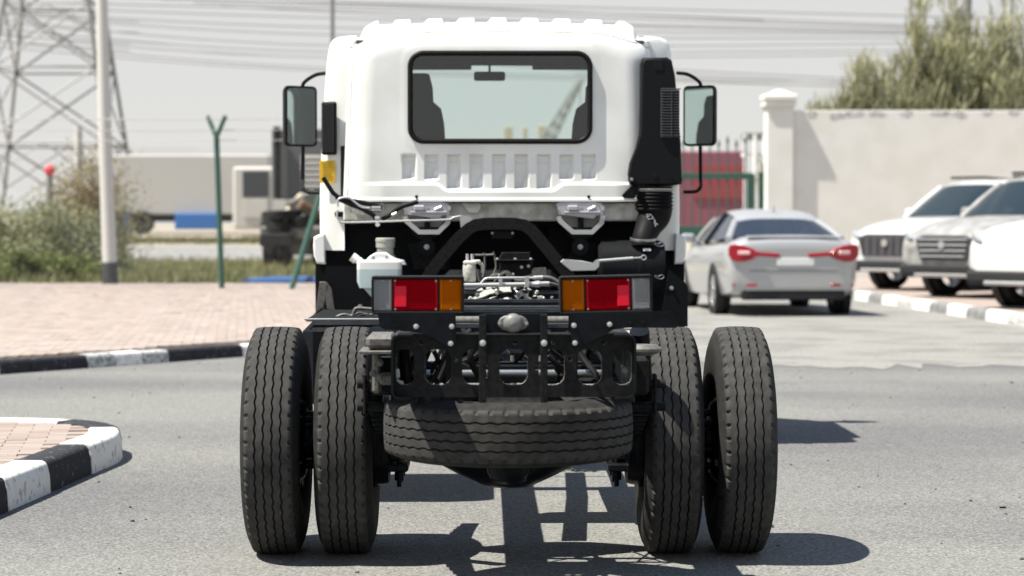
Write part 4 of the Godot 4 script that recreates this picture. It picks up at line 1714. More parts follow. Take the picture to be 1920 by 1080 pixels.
	b.lathe([[0.07, -0.008], [0.074, -0.006], [0.074, 0.006], [0.07, 0.008]], Transform3D(Basis(Vector3.RIGHT, 0.15), clampc), 28)
	part(b, "hose_clamp", M.steel, duct)
	# air cleaner canister lying across
	b = B.new()
	var a0 := q(1128, 500, z)
	var a1 := q(1246, 500, z)
	var can := Transform3D(Basis(Vector3(0, -1, 0), Vector3(1, 0, 0), Vector3(0, 0, 1)), Vector3(0, a0.y, z - 0.06))
	b.lathe([[0.001, a0.x - 0.02], [0.13, a0.x - 0.02], [0.15, a0.x], [0.152, a0.x + 0.2], [0.157, a0.x + 0.205], [0.157, a0.x + 0.225], [0.152, a0.x + 0.23], [0.15, a1.x - 0.04], [0.135, a1.x], [0.001, a1.x]], can, 36)
	part(b, "air_cleaner", M.plastic_black, truck)
	b = B.new()
	var lb := q(1213, 468, z + 0.085)
	b.box(lb, Vector3(0.042, 0.016, 0.002), 0.0005, Basis(Vector3.RIGHT, -0.6))
	part(b, "label_tag", M.paper, truck)
	for y in [455.0, 516.0]:
		b = B.new()
		var w0 := q(1228, y, z + 0.11)
		b.tube(curve([w0, w0 + Vector3(0.018, -0.006, 0), w0 + Vector3(0.04, 0.002, 0), w0 + Vector3(0.05, -0.012, 0), w0 + Vector3(0.03, -0.02, 0), w0 + Vector3(0.004, -0.012, 0), w0], 4), 0.0018, 6)
		part(b, "spring_clip", M.steel, truck)
	# dark splash shields and wheel housings under the cab
	for f in [-1.0, 1.0]:
		b = B.new()
		var ring := PackedVector3Array()
		for p in [[-338, 452], [-300, 420], [-206, 412], [-90, 412], [-90, 600], [-338, 640]] if f < 0 else [[338, 640], [90, 600], [90, 412], [300, 412], [318, 440], [338, 478]]:
			ring.push_back(Vector3(p[0] * 0.0031, ch(p[1]), CZ - 0.22))
		b.plate(ring, Vector3(0, 0, 0.03))
		part(b, "splash_shield", M.fender_black, truck)
	b = B.new()
	b.plate(qring([[612, 500], [700, 500], [712, 602], [604, 604], [606, 520]], CZ + 0.1), Vector3(0, 0, 0.015))
	var ms := part(b, "mud_shield", M.fender_black, truck)
	bolt(ms, q(675, 575, CZ + 0.116), 0.012, M.steel)
	b = B.new()
	b.plate(qring([[1254, 505], [1284, 530], [1289, 540], [1289, 612], [1262, 614], [1240, 590]], CZ + 0.1), Vector3(0, 0, 0.02))
	ms = part(b, "mud_shield", M.fender_black, truck)
	bolt(ms, q(1259, 540, CZ + 0.12), 0.01, M.steel)
	for p in [[[600, 528], [610, 528], [616, 535], [604, 590], [596, 602], [590, 600]], [[612, 528], [622, 540], [630, 596], [618, 598], [610, 560]]]:
		b = B.new()
		b.plate(qring(p, CZ + 0.18), Vector3(0, 0, 0.03), 0.004)
		part(b, "step_bracket", M.cast_grey, truck)
	b = B.new()
	b.plate(qring([[578, 600], [607, 575], [628, 596], [640, 600]], CZ + 0.2), Vector3(0, 0, 0.2))
	part(b, "step_gusset", M.frame_dusty, truck)
	for p in [[[628, 596], [645, 590], [665, 594], [682, 589], [706, 592]], [[640, 598], [660, 592], [676, 586], [690, 592], [705, 586]], [[662, 590], [666, 580], [674, 578], [702, 580]], [[636, 592], [650, 598], [670, 596], [688, 598]], [[648, 596], [649, 588]], [[690, 597], [691, 587]]]:
		b = B.new()
		var pp := []
		for g in p:
			pp.push_back(q(g[0], g[1], -1.75))
		b.tube(curve(pp, 5), 0.008, 8)
		part(b, "hose", M.cast_grey, truck)
	# cab tilt latches on both sides
	for lx in [800.0, 1088.0]:
		var o := Node3D.new()
		o.name = "cab_latch"
		truck.add_child(o, true)
		var lz := CZ + 0.02
		b = B.new()
		b.plate(qring([[lx - 46, 381], [lx - 36, 379], [lx + 30, 379], [lx + 40, 381], [lx + 47, 390], [lx + 42, 403], [lx + 30, 404], [lx + 26, 410], [lx + 8, 409], [lx - 18, 405], [lx - 40, 402], [lx - 42, 394]], lz - 0.02), Vector3(0, 0, 0.02), 0.004)
		part(b, "latch_plate", M.latch_zinc, o)
		b = B.new()
		b.box(q(lx + 4, 398, lz + 0.006), Vector3(0.2, 0.012, 0.02), 0.003)
		b.box(q(lx - 14, 390, lz + 0.01), Vector3(0.06, 0.03, 0.02), 0.006)
		b.box(q(lx + 22, 391, lz + 0.008), Vector3(0.05, 0.02, 0.016), 0.005, Basis(Vector3.BACK, 0.4))
		part(b, "latch_lever", M.latch_zinc, o)
		for p in [[lx - 26, 393], [lx + 2, 391], [lx + 34, 384], [lx - 40, 395], [lx + 42, 395]]:
			bolt(o, q(p[0], p[1], lz), 0.008 if p[0] == lx + 2 else 0.005, M.steel)
		b = B.new()
		var v := []
		for p in [[lx - 41, 406], [lx - 38, 414], [lx - 14, 435], [lx + 22, 435], [lx + 40, 417], [lx + 42, 404]]:
			v.push_back(q(p[0], p[1], lz - 0.01))
		b.strap(v, Vector3(0, 0, 0.035), 0.027)
		part(b, "catch_bow", M.bright_zinc, o)
		b = B.new()
		b.plate(qring([[lx - 36, 406], [lx - 12, 432], [lx + 20, 432], [lx + 38, 406]], lz - 0.08), Vector3(0, 0, 0.02))
		part(b, "latch_back", M.cap_grey, o)
		b = B.new()
		b.box(q(lx + 1, 416, lz - 0.03), Vector3(0.03, 0.09, 0.04), 0.008)
		part(b, "latch_pin", M.frame_black, o)
		# rubber mount below with its bolt
		b = B.new()
		b.plate(qring([[lx - 34, 426], [lx + 36, 426], [lx + 20, 444], [lx + 10, 450], [lx - 12, 450], [lx - 20, 444]], lz - 0.09), Vector3(0, 0, 0.06), 0.006)
		b.tube([q(lx, 463, lz - 0.1), q(lx, 463, lz - 0.02)], 0.048, 20)
		var rm := part(b, "rubber_mount", M.hose_rubber, o)
		bolt(rm, q(lx, 463, lz - 0.02), 0.013, M.bright_zinc)
		b = B.new()
		var sg := -1.0 if lx < 900 else 1.0
		b.plate(qring([[lx - sg * 40, 505], [lx - sg * 2, 450], [lx + sg * 34, 458], [lx + sg * 24, 505]], lz - 0.13), Vector3(0, 0, 0.02))
		part(b, "mount_bracket", M.frame_dusty, o)
	# arch that carries the cab mounts
	b = B.new()
	var arch := []
	for p in [[790, 545], [806, 512], [832, 478], [862, 444], [880, 428], [892, 422], [908, 419.5], [940, 419], [966, 419.5], [982, 422], [996, 431], [1014, 452], [1042, 486], [1066, 516], [1078, 545]]:
		arch.push_back(q(p[0], p[1], CZ + 0.22))
	b.strap(arch, Vector3(0, 0, 0.07), 0.066)
	part(b, "cab_mount_arch", M.frame_dusty, truck)
	for px in [923.0, 961.0]:
		bolt(truck, q(px, 437, CZ + 0.2), 0.006, M.bright_zinc)
	b = B.new()
	b.box(q(942, 440, CZ + 0.18), Vector3(0.12, 0.045, 0.02), 0.006)
	part(b, "sensor_box", M.plastic_black, truck)
	# wires, rods and tags under the left of the rear panel
	for h in [[[606, 333], [618, 352], [626, 363], [640, 372], [665, 377], [700, 384], [716, 390]], [[630, 370], [650, 380], [680, 392], [700, 404], [704, 412]], [[716, 412], [732, 402], [748, 390], [768, 383], [784, 378]]]:
		b = B.new()
		var pp := []
		for g in h:
			pp.push_back(q(g[0], g[1], CZ + 0.09))
		b.tube(curve(pp, 5), 0.013, 10)
		part(b, "hose", M.hose_rubber, truck)
	for h in [[[633, 394], [632, 405], [636, 413], [644, 417], [700, 416], [760, 414], [838, 412], [850, 408], [866, 405]], [[634, 388], [633, 376], [640, 371], [655, 371], [664, 378], [678, 388], [694, 390]]]:
		b = B.new()
		var pp := []
		for g in h:
			pp.push_back(q(g[0], g[1], CZ + 0.12))
		b.tube(curve(pp, 5), 0.0055, 8)
		part(b, "control_rod", M.bright_zinc, truck)
	b = B.new()
	b.tube([q(744, 401, CZ + 0.092), q(736, 405, CZ + 0.092)], 0.0155, 10)
	b.tube([q(697, 391, CZ + 0.092), q(714, 391, CZ + 0.092)], 0.017, 8)
	b.tube([q(703, 412, CZ + 0.1), q(712, 412, CZ + 0.1)], 0.022, 10)
	b.tube([q(708, 418, CZ + 0.11), q(708, 421, CZ + 0.13)], 0.013, 12)
	part(b, "hose_joint", M.steel, truck)
	for p in [[[652, 398], [690, 404], [690, 388], [662, 388]], [[710, 381], [722, 381], [722, 404], [712, 404]]]:
		b = B.new()
		b.plate(qring(p, CZ - 0.02), Vector3(0, 0, 0.006))
		var pl := part(b, "bracket", M.cast_aluminium, truck)
		bolt(pl, q(p[0][0] + 5, p[0][1] - 4, CZ - 0.013), 0.006, M.steel)
	b = B.new()
	b.plate(qring([[862, 404], [874, 404], [887, 408], [870, 430], [864, 428]], CZ + 0.13), Vector3(0, 0, 0.003))
	part(b, "tag_plate", M.bright_zinc, truck)
	b = B.new()
	b.plate(qring([[866, 381], [900, 381], [902, 390], [896, 400], [878, 399]], CZ - 0.02), Vector3(0, 0, 0.012), 0.003)
	part(b, "hinge_plate", M.primer, truck)
	# pale arm with a ringed rod beside the air cleaner
	b = B.new()
	b.plate(qring([[1050, 491], [1056, 486], [1092, 489], [1112, 493], [1118, 487], [1125, 486], [1123, 500], [1116, 507], [1070, 508]], CZ + 0.28), Vector3(0, 0, 0.02), 0.004)
	part(b, "tilt_arm", M.bright_zinc, truck)
	b = B.new()
	b.tube([q(1123, 489, CZ + 0.3), q(1187, 484, CZ + 0.3)], 0.008, 8)
	b.tube([q(1187, 484, CZ + 0.3), q(1202, 483, CZ + 0.3)], 0.004, 8)
	var rr := []
	var rc := q(1207, 483, CZ + 0.3)
	for k in 20:
		rr.push_back(rc + Vector3(cos(TAU * k / 20.0), sin(TAU * k / 20.0), 0) * 0.0125)
	b.tube(rr, 0.003, 6, false, true)
	part(b, "tilt_rod", M.bright_zinc, truck)

# ---------------------------------------------------------------- engine bay between cab and lamps
func build_bay() -> void:
	var b := B.new()
	var z := CZ + 0.3
	# dark mass of the engine, and an added black plate that darkens the bay
	b.box(Vector3(0, 0.68, CZ - 0.2), Vector3(0.66, 0.62, 0.7), 0.05)
	part(b, "engine_block", M.frame_black, truck)
	b = B.new()
	b.box(Vector3(0, 0.98, CZ - 0.3), Vector3(1.5, 0.72, 0.02), 0.004)
	part(b, "bay_dark_plate", M.fender_black, truck)
	b = B.new()
	b.box(Vector3(0, ch(414), CZ - 0.5), Vector3(1.7, 0.05, 0.8), 0.02)
	part(b, "cab_underside", M.fender_black, truck)
	# coolant tank with fluid line
	var tz := CZ + 0.35
	var o := Node3D.new()
	o.name = "coolant_tank"
	truck.add_child(o, true)
	b = B.new()
	var sides := []
	for e in [[488.0, 4.0], [491.0, 0.0], [505.0, 0.0]]:
		var r := PackedVector3Array()
		var a := q(669 + e[1], e[0], tz)
		var c := q(752 - e[1], e[0], tz)
		for p in rounded(a.x, tz - 0.16 + e[1] * 0.003, c.x, tz - e[1] * 0.003, 0.02, 4):
			r.push_back(Vector3(p.x, a.y, p.y))
		sides.push_back(r)
	b.loft(sides, true, false, 40.0)
	b.cap(sides[0], Vector3.UP)
	for p in [[[692, 490], [694, 480], [704, 474], [724, 473], [734, 480], [744, 485], [758, 488], [762, 496], [752, 497], [740, 491]], [[686, 490], [692, 482], [702, 478], [706, 490]]]:
		b.plate(qring(p, tz - 0.1), Vector3(0, 0, 0.07), 0.008)
	b.tube([q(676, 491, tz - 0.08), q(663, 483, tz - 0.08)], [0.022, 0.02], 14)
	b.tube([q(668, 487, tz - 0.08), q(660, 481, tz - 0.08)], 0.026, 14)
	part(b, "tank_body", M.tank_plastic, o)
	b = B.new()
	sides = []
	for e in [[505.0, 0.0], [528.0, 0.0], [540.0, 3.0]]:
		var r := PackedVector3Array()
		var a := q(669 + e[1] * 1.5, e[0], tz)
		var c := q(752 - e[1] * 1.5, e[0], tz)
		for p in rounded(a.x, tz - 0.16, c.x, tz, 0.02, 4):
			r.push_back(Vector3(p.x, a.y, p.y))
		sides.push_back(r)
	b.loft(sides, true, false, 40.0)
	b.cap(sides[-1], Vector3.DOWN)
	b.plate(qring([[682, 538], [752, 538], [752, 565], [697, 555]], tz - 0.12), Vector3(0, 0, 0.1), 0.008)
	part(b, "tank_fluid", M.tank_fluid, o)
	bolt(o, q(725, 482, tz - 0.028), 0.007, M.steel)
	bolt(o, q(700, 483, tz - 0.028), 0.007, M.steel)
	b = B.new()
	var rc := q(722.5, 474, CZ + 0.1)
	b.lathe([[0.001, 0.083], [0.05, 0.083], [0.055, 0.078], [0.055, 0.062], [0.052, 0.06], [0.052, 0.03], [0.046, 0.028], [0.046, -0.01], [0.06, -0.02], [0.001, -0.02]], Transform3D(Basis(), rc), 28)
	part(b, "reservoir", M.cap_grey, truck)
	# gearbox housing, silver castings with ribs
	var gz := -3.1
	b = B.new()
	var rows := []
	for e in [[0.0, 1.0], [0.06, 1.04], [0.3, 1.0], [0.5, 0.86], [0.75, 0.8], [0.78, 0.6]]:
		var r := PackedVector3Array()
		for p in [[868, 598], [872, 572], [886, 556], [902, 546], [925, 541], [960, 539], [988, 543], [1006, 554], [1018, 572], [1024, 598]]:
			var w := q(p[0], p[1], gz)
			var c := q(945, 596, gz)
			r.push_back(Vector3(c.x + (w.x - c.x) * e[1], c.y + (w.y - c.y) * e[1], gz - 0.4 + e[0]))
		rows.push_back(r)
	b.loft(rows, false, false, 45.0)
	b.cap(rows[-1], Vector3.BACK)
	var gb := part(b, "gearbox", M.cast_aluminium, truck)
	for k in 5:
		b = B.new()
		var w := q(900 + k * 22, 566 + absf(k - 2) * 2, gz + 0.2)
		b.box(w, Vector3(0.012, 0.05, 0.3), 0.004)
		part(b, "casting_rib", M.cast_aluminium, gb)
	for p in [[895, 553], [880, 566], [924, 570], [962, 569], [905, 578], [985, 575]]:
		bolt(gb, q(p[0], p[1], gz + 0.3), 0.011, M.steel)
	for h in [[[884, 566], [905, 560], [930, 552], [968, 550]], [[896, 574], [920, 563], [945, 555], [960, 555], [972, 568], [990, 573]], [[985, 582], [995, 566], [1002, 567], [1012, 578], [1030, 588]], [[1036, 590], [1035, 574], [1044, 567], [1056, 570]], [[940, 588], [948, 578], [960, 577], [966, 584]]]:
		b = B.new()
		var pp := []
		for g in h:
			pp.push_back(q(g[0], g[1], gz + 0.42))
		b.tube(curve(pp, 5), 0.009, 8)
		part(b, "hose", M.hose_rubber, truck)
	b = B.new()
	b.plate(qring([[967, 546], [975, 542], [991, 542], [991, 566], [985, 567], [983, 555], [975, 555], [972, 562], [966, 560]], gz + 0.35), Vector3(0, 0, 0.02), 0.003)
	var lb := part(b, "gear_lever_bracket", M.bright_zinc, truck)
	bolt(lb, q(971, 550, gz + 0.37), 0.008, M.steel)
	bolt(lb, q(986, 564, gz + 0.37), 0.008, M.steel)
	for i in 22:
		b = B.new()
		var x0 := rng.randf_range(872, 1046)
		var y0 := rng.randf_range(508, 585)
		var pp := []
		for k in 4:
			pp.push_back(q(x0, y0, gz + rng.randf_range(0.1, 0.5)))
			x0 += rng.randf_range(-26, 26)
			y0 += rng.randf_range(-4, 18)
		b.tube(curve(pp, 5), rng.randf_range(0.005, 0.011), 7)
		part(b, "hose", M.hose_rubber if i % 3 else M.cast_grey, truck)
	for i in 14:
		var w := q(rng.randf_range(878, 1040), rng.randf_range(540, 588), gz + 0.45)
		b = B.new()
		b.box(w, Vector3(rng.randf_range(0.015, 0.05), rng.randf_range(0.015, 0.04), 0.03), 0.004, Basis(Vector3.BACK, rng.randf_range(-0.6, 0.6)))
		part(b, "fitting", [M.cast_aluminium, M.steel, M.frame_dusty][i % 3], truck)
	# coolant pipes across the bay
	var pz := -2.4
	for h in [[[858, 535.0, 0.0], [905, 534.5, 0.0], [940, 534, 0.0], [995, 533, 0.0]], [[900, 534, 0.0], [908, 524, 0.0], [914, 521.5, 0.0], [950, 521, 0.0], [1000, 521, 0.0]], [[862, 541, 0.0], [890, 541, 0.0], [897, 537, 0.0]]]:
		b = B.new()
		var pp := []
		for g in h:
			pp.push_back(q(g[0], g[1], pz))
		b.tube(pp, 0.011 if h[0][0] == 858 else 0.006, 10)
		part(b, "pipe", M.bright_zinc, truck)
	b = B.new()
	b.tube([q(996, 533, pz), q(1004, 533, pz)], 0.014, 8)
	b.tube([q(1003, 533, pz), q(1012, 532, pz)], 0.018, 6)
	b.tube([q(1012, 532, pz), q(1030, 531.5, pz)], 0.013, 12)
	b.tube([q(1000, 521, pz), q(1018, 520, pz)], 0.01, 8)
	part(b, "pipe_union", M.bright_zinc, truck)
	for h in [[[1030, 531, 0], [1042, 533, 0], [1060, 538, 0]], [[1018, 520, 0], [1034, 522, 0], [1050, 532, 0]]]:
		b = B.new()
		var pp := []
		for g in h:
			pp.push_back(q(g[0], g[1], pz))
		b.tube(curve(pp, 4), 0.01, 8)
		part(b, "hose", M.cast_grey, truck)
	for p in [[938.5, 528.0, 7.0, 16.0], [988.0, 528.0, 8.0, 20.0]]:
		b = B.new()
		b.box(q(p[0], p[1], pz + 0.012), Vector3(p[2] * 0.0026, p[3] * 0.0026, 0.006), 0.001)
		part(b, "pipe_clip", M.bright_zinc, truck)
	# fuel filter
	b = B.new()
	var fz := -3.2
	var fc := q(880, 512, fz)
	b.lathe([[0.001, 0.045], [0.03, 0.045], [0.034, 0.038], [0.034, -0.038], [0.03, -0.045], [0.001, -0.045]], Transform3D(Basis(), fc), 24)
	var ff := part(b, "fuel_filter", M.cast_aluminium, truck)
	b = B.new()
	b.box(fc + Vector3(0.004, 0.055, 0), Vector3(0.07, 0.02, 0.06), 0.006)
	b.box(fc + Vector3(0.035, 0.06, 0), Vector3(0.05, 0.02, 0.04), 0.006)
	b.tube(curve([fc + Vector3(0.05, 0.05, 0), fc + Vector3(0.066, 0.045, 0), fc + Vector3(0.07, 0.0, 0)], 4), 0.008, 8)
	part(b, "filter_head", M.primer, ff)
	for dx in [-0.01, 0.015]:
		b = B.new()
		b.tube([fc + Vector3(dx, 0.06, 0), fc + Vector3(dx, 0.1, 0)], 0.008, 10)
		part(b, "filter_plug", M.latch_zinc, ff)
	# black box unit with cap ring above the gearbox
	b = B.new()
	b.plate(qring([[941, 473], [993, 473], [994, 488], [934, 488]], gz + 0.2), Vector3(0, 0, 0.12), 0.004)
	b.plate(qring([[936, 491], [998, 491], [996, 514], [975, 517], [936, 515]], gz + 0.22), Vector3(0, 0, 0.08), 0.004)
	b.box(q(966, 488, gz + 0.33), Vector3(0.19, 0.008, 0.03), 0.002)
	var eu := part(b, "actuator_box", M.frame_dusty, truck)
	for p in [[932, 486], [966, 486], [995, 486], [991, 499], [978, 501], [962, 514]]:
		bolt(eu, q(p[0], p[1], gz + 0.33), 0.007, M.bright_zinc)
	b = B.new()
	b.lathe([[0.001, 0.02], [0.012, 0.02], [0.014, 0.012], [0.024, 0.012], [0.026, 0.0], [0.034, 0.0], [0.034, -0.02]], Transform3D(Basis(Vector3.RIGHT, PI / 2), q(948, 519, gz + 0.34)), 24)
	part(b, "filler_cap", M.cast_grey, eu)
	b = B.new()
	b.plate(qring([[990, 517], [1002, 502], [1024, 501], [1024, 522], [1006, 524]], gz - 0.05), Vector3(0, 0, 0.012))
	part(b, "bracket", M.cast_grey, truck)
	for h in [[[926, 512], [930, 500], [928, 484], [925, 472]], [[890, 478], [910, 478], [926, 477]], [[908, 474], [909, 500], [905, 520]], [[895, 505], [897, 520], [899, 527]], [[930, 510], [922, 518], [921, 530]]]:
		b = B.new()
		var pp := []
		for g in h:
			pp.push_back(q(g[0], g[1], gz + 0.1))
		b.tube(curve(pp, 4), 0.006, 6)
		part(b, "hose", M.cast_grey, truck)

# ---------------------------------------------------------------- parked cars (forward is -z, origin on the ground under the middle)
func hull(stations: Array) -> B:
	# station: [z, half width, bottom, shoulder height, deck height at the middle]
	var b := B.new()
	var rows := []
	for t in stations:
		var w: float = t[1]
		var half := [[0.0, t[2]], [0.8 * w, t[2]], [0.95 * w, t[2] + 0.05], [0.985 * w, lerpf(t[2], t[3], 0.3)], [w, lerpf(t[2], t[3], 0.62)], [0.985 * w, lerpf(t[2], t[3], 0.84)], [0.955 * w, lerpf(t[2], t[3], 0.95)], [0.9 * w, t[3]], [0.72 * w, lerpf(t[3], t[4], 0.7)], [0.35 * w, lerpf(t[3], t[4], 0.97)], [0.0, t[4]]]
		var r := PackedVector3Array()
		for p in half:
			r.push_back(Vector3(p[0], p[1], t[0]))
		for k in range(half.size() - 2, 0, -1):
			r.push_back(Vector3(-half[k][0], half[k][1], t[0]))
		rows.push_back(r)
	# in-between rows for roundness
	var fine := []
	for i in rows.size() - 1:
		for s in 4:
			var r := PackedVector3Array()
			for k in rows[0].size():
				r.push_back((rows[i][k] as Vector3).cubic_interpolate(rows[i + 1][k], rows[maxi(i - 1, 0)][k], rows[mini(i + 2, rows.size() - 1)][k], s / 4.0))
			fine.push_back(r)
	fine.push_back(rows[-1])
	b.loft(fine, true, false, 50.0)
	b.fan(fine[0], false)
	b.fan(fine[-1], true)
	return b

func patch(rows: Array, each := 4) -> B:
	# smooth sheet through rows of control points
	var b := B.new()
	var r2 := []
	for r in rows:
		var c := curve(r, each)
		r2.push_back(PackedVector3Array(c))
	b.loft(r2, false, false, 60.0)
	return b

func car_wheels(o: Node3D, track: float, base: float, r: float) -> void:
	for sx in [-1.0, 1.0]:
		for sz in [-1.0, 1.0]:
			var w := Node3D.new()
			w.name = "wheel"
			w.position = Vector3(sx * track / 2, r, sz * base / 2)
			o.add_child(w, true)
			var ax := Transform3D(Basis(Vector3(0, -1, 0), Vector3(1, 0, 0), Vector3(0, 0, 1)), Vector3.ZERO)
			var b := B.new()
			b.lathe([[r * 0.66, -0.1], [r * 0.85, -0.115], [r * 0.97, -0.1], [r, -0.07], [r, 0.07], [r * 0.97, 0.1], [r * 0.85, 0.115], [r * 0.66, 0.1]], ax, 32)
			part(b, "tyre", M.car_tyre, w)
			b = B.new()
			b.lathe([[r * 0.67, -0.1], [r * 0.64, 0.0], [r * 0.67, 0.1]], ax, 24)
			for k in 5:
				var a: float = TAU * k / 5 + sx
				b.box(Vector3(sx * 0.075, cos(a) * r * 0.36, sin(a) * r * 0.36), Vector3(0.03, r * 0.62, 0.07), 0.008, Basis(Vector3.RIGHT, a))
			b.tube([Vector3(sx * 0.05, 0, 0), Vector3(sx * 0.1, 0, 0)], r * 0.17, 12)
			part(b, "rim", M.alloy, w)
			b = B.new()
			# dark ring standing on the flank in place of a hollow wheel arch
			b.lathe([[r * 1.13, 0.0], [r * 1.13, 0.108 * sx], [r * 0.93, 0.108 * sx]], ax, 28)
			part(b, "wheel_arch", M.car_plastic, w)

func cabin(o: Node3D, paint: Material, glass: Material, rear: Array, front: Array, roof: Array, wb: float, wr: float) -> void:
	# rear / front: [z at belt, y at belt, z at roof]; roof: [y at rear, y at front, crown]
	var zr: float = rear[2]
	var zf: float = front[2]
	var b := B.new()
	var rows := []
	for k in 9:
		var t := k / 8.0
		var y: float = lerpf(roof[0], roof[1], t) + roof[2] * sin(PI * t)
		var r := []
		for u in [-1.0, -0.93, -0.6, 0.0, 0.6, 0.93, 1.0]:
			r.push_back(Vector3(u * wr, y - 0.035 * pow(absf(u), 4.0) * 1.4, lerpf(zr, zf, t)))
		rows.push_back(r)
	# the skin turns down to a header over each screen
	for e in [[0, 0.07, 0.13], [8, 0.06, -0.16]]:
		var r := []
		for p in rows[e[0] if e[0] == 0 else rows.size() - 1]:
			r.push_back(p + Vector3(p.x * 0.02, -e[1], e[2]))
		if e[0] == 0:
			rows.push_front(r)
		else:
			rows.push_back(r)
	var top := patch(rows, 4)
	part(top, "roof", paint, o)
	var rear_edge: Array = rows[0]
	var front_edge: Array = rows[-1]
	# windscreens, a little curved
	for e in [[rear, rear_edge, "rear_screen"], [front, front_edge, "windscreen"]]:
		var bot := []
		for u in [-1.0, -0.93, -0.6, 0.0, 0.6, 0.93, 1.0]:
			var bend: float = 0.1 * (1.0 - u * u) * signf(e[0][0])
			bot.push_back(Vector3(u * wb * 0.97, e[0][1] + 0.02 * (1.0 - u * u), e[0][0] + bend))
		part(patch([bot, e[1]], 4), e[2], glass, o)
		for k in [0, 6]:
			b = B.new()
			b.tube([bot[k] + Vector3(0, -0.03, 0), (bot[k] as Vector3).lerp(e[1][k], 0.5), e[1][k]], [0.055, 0.05, 0.05], 8)
			part(b, "pillar", paint, o)
	for s in [-1.0, 1.0]:
		var k: int = 0 if s < 0 else 6
		var bottom := [Vector3(s * wb * 0.97, rear[1], rear[0]), Vector3(s * wb, lerpf(rear[1], front[1], 0.5) - 0.04, 0.0), Vector3(s * wb * 0.97, front[1], front[0])]
		var upper := []
		for t in range(1, 10):
			upper.push_back(rows[t][k] - Vector3(s * 0.005, 0.015, 0))
		var low := []
		for p in 9:
			var t := p / 8.0
			low.push_back((bottom[0] as Vector3).lerp(bottom[1], t * 2.0) if t < 0.5 else (bottom[1] as Vector3).lerp(bottom[2], t * 2.0 - 1.0))
		part(patch([low, upper], 2), "side_glass", M.tinted_glass, o)
		b = B.new()
		b.tube([low[4] + Vector3(s * 0.004, 0, 0), upper[4]], 0.04, 6)
		part(b, "door_pillar", M.car_plastic, o)
		# door mirror
		b = B.new()
		b.box(Vector3(s * (wb + 0.14), front[1] + 0.07, front[0] + 0.32), Vector3(0.2, 0.13, 0.12), 0.04)
		b.box(Vector3(s * (wb + 0.02), front[1] + 0.02, front[0] + 0.3), Vector3(0.12, 0.04, 0.06), 0.015)
		part(b, "door_mirror", paint, o)
	# seats seen as dark shapes through the glass
	for s in [-0.36, 0.36]:
		b = B.new()
		b.box(Vector3(s, rear[1] - 0.2, front[0] * 0.25 + 0.25), Vector3(0.46, 0.6, 0.16), 0.06, Basis(Vector3.RIGHT, -0.2))
		b.box(Vector3(s, rear[1] + 0.16, front[0] * 0.25 + 0.36), Vector3(0.24, 0.15, 0.1), 0.04)
		part(b, "seat", M.seat_cloth, o)

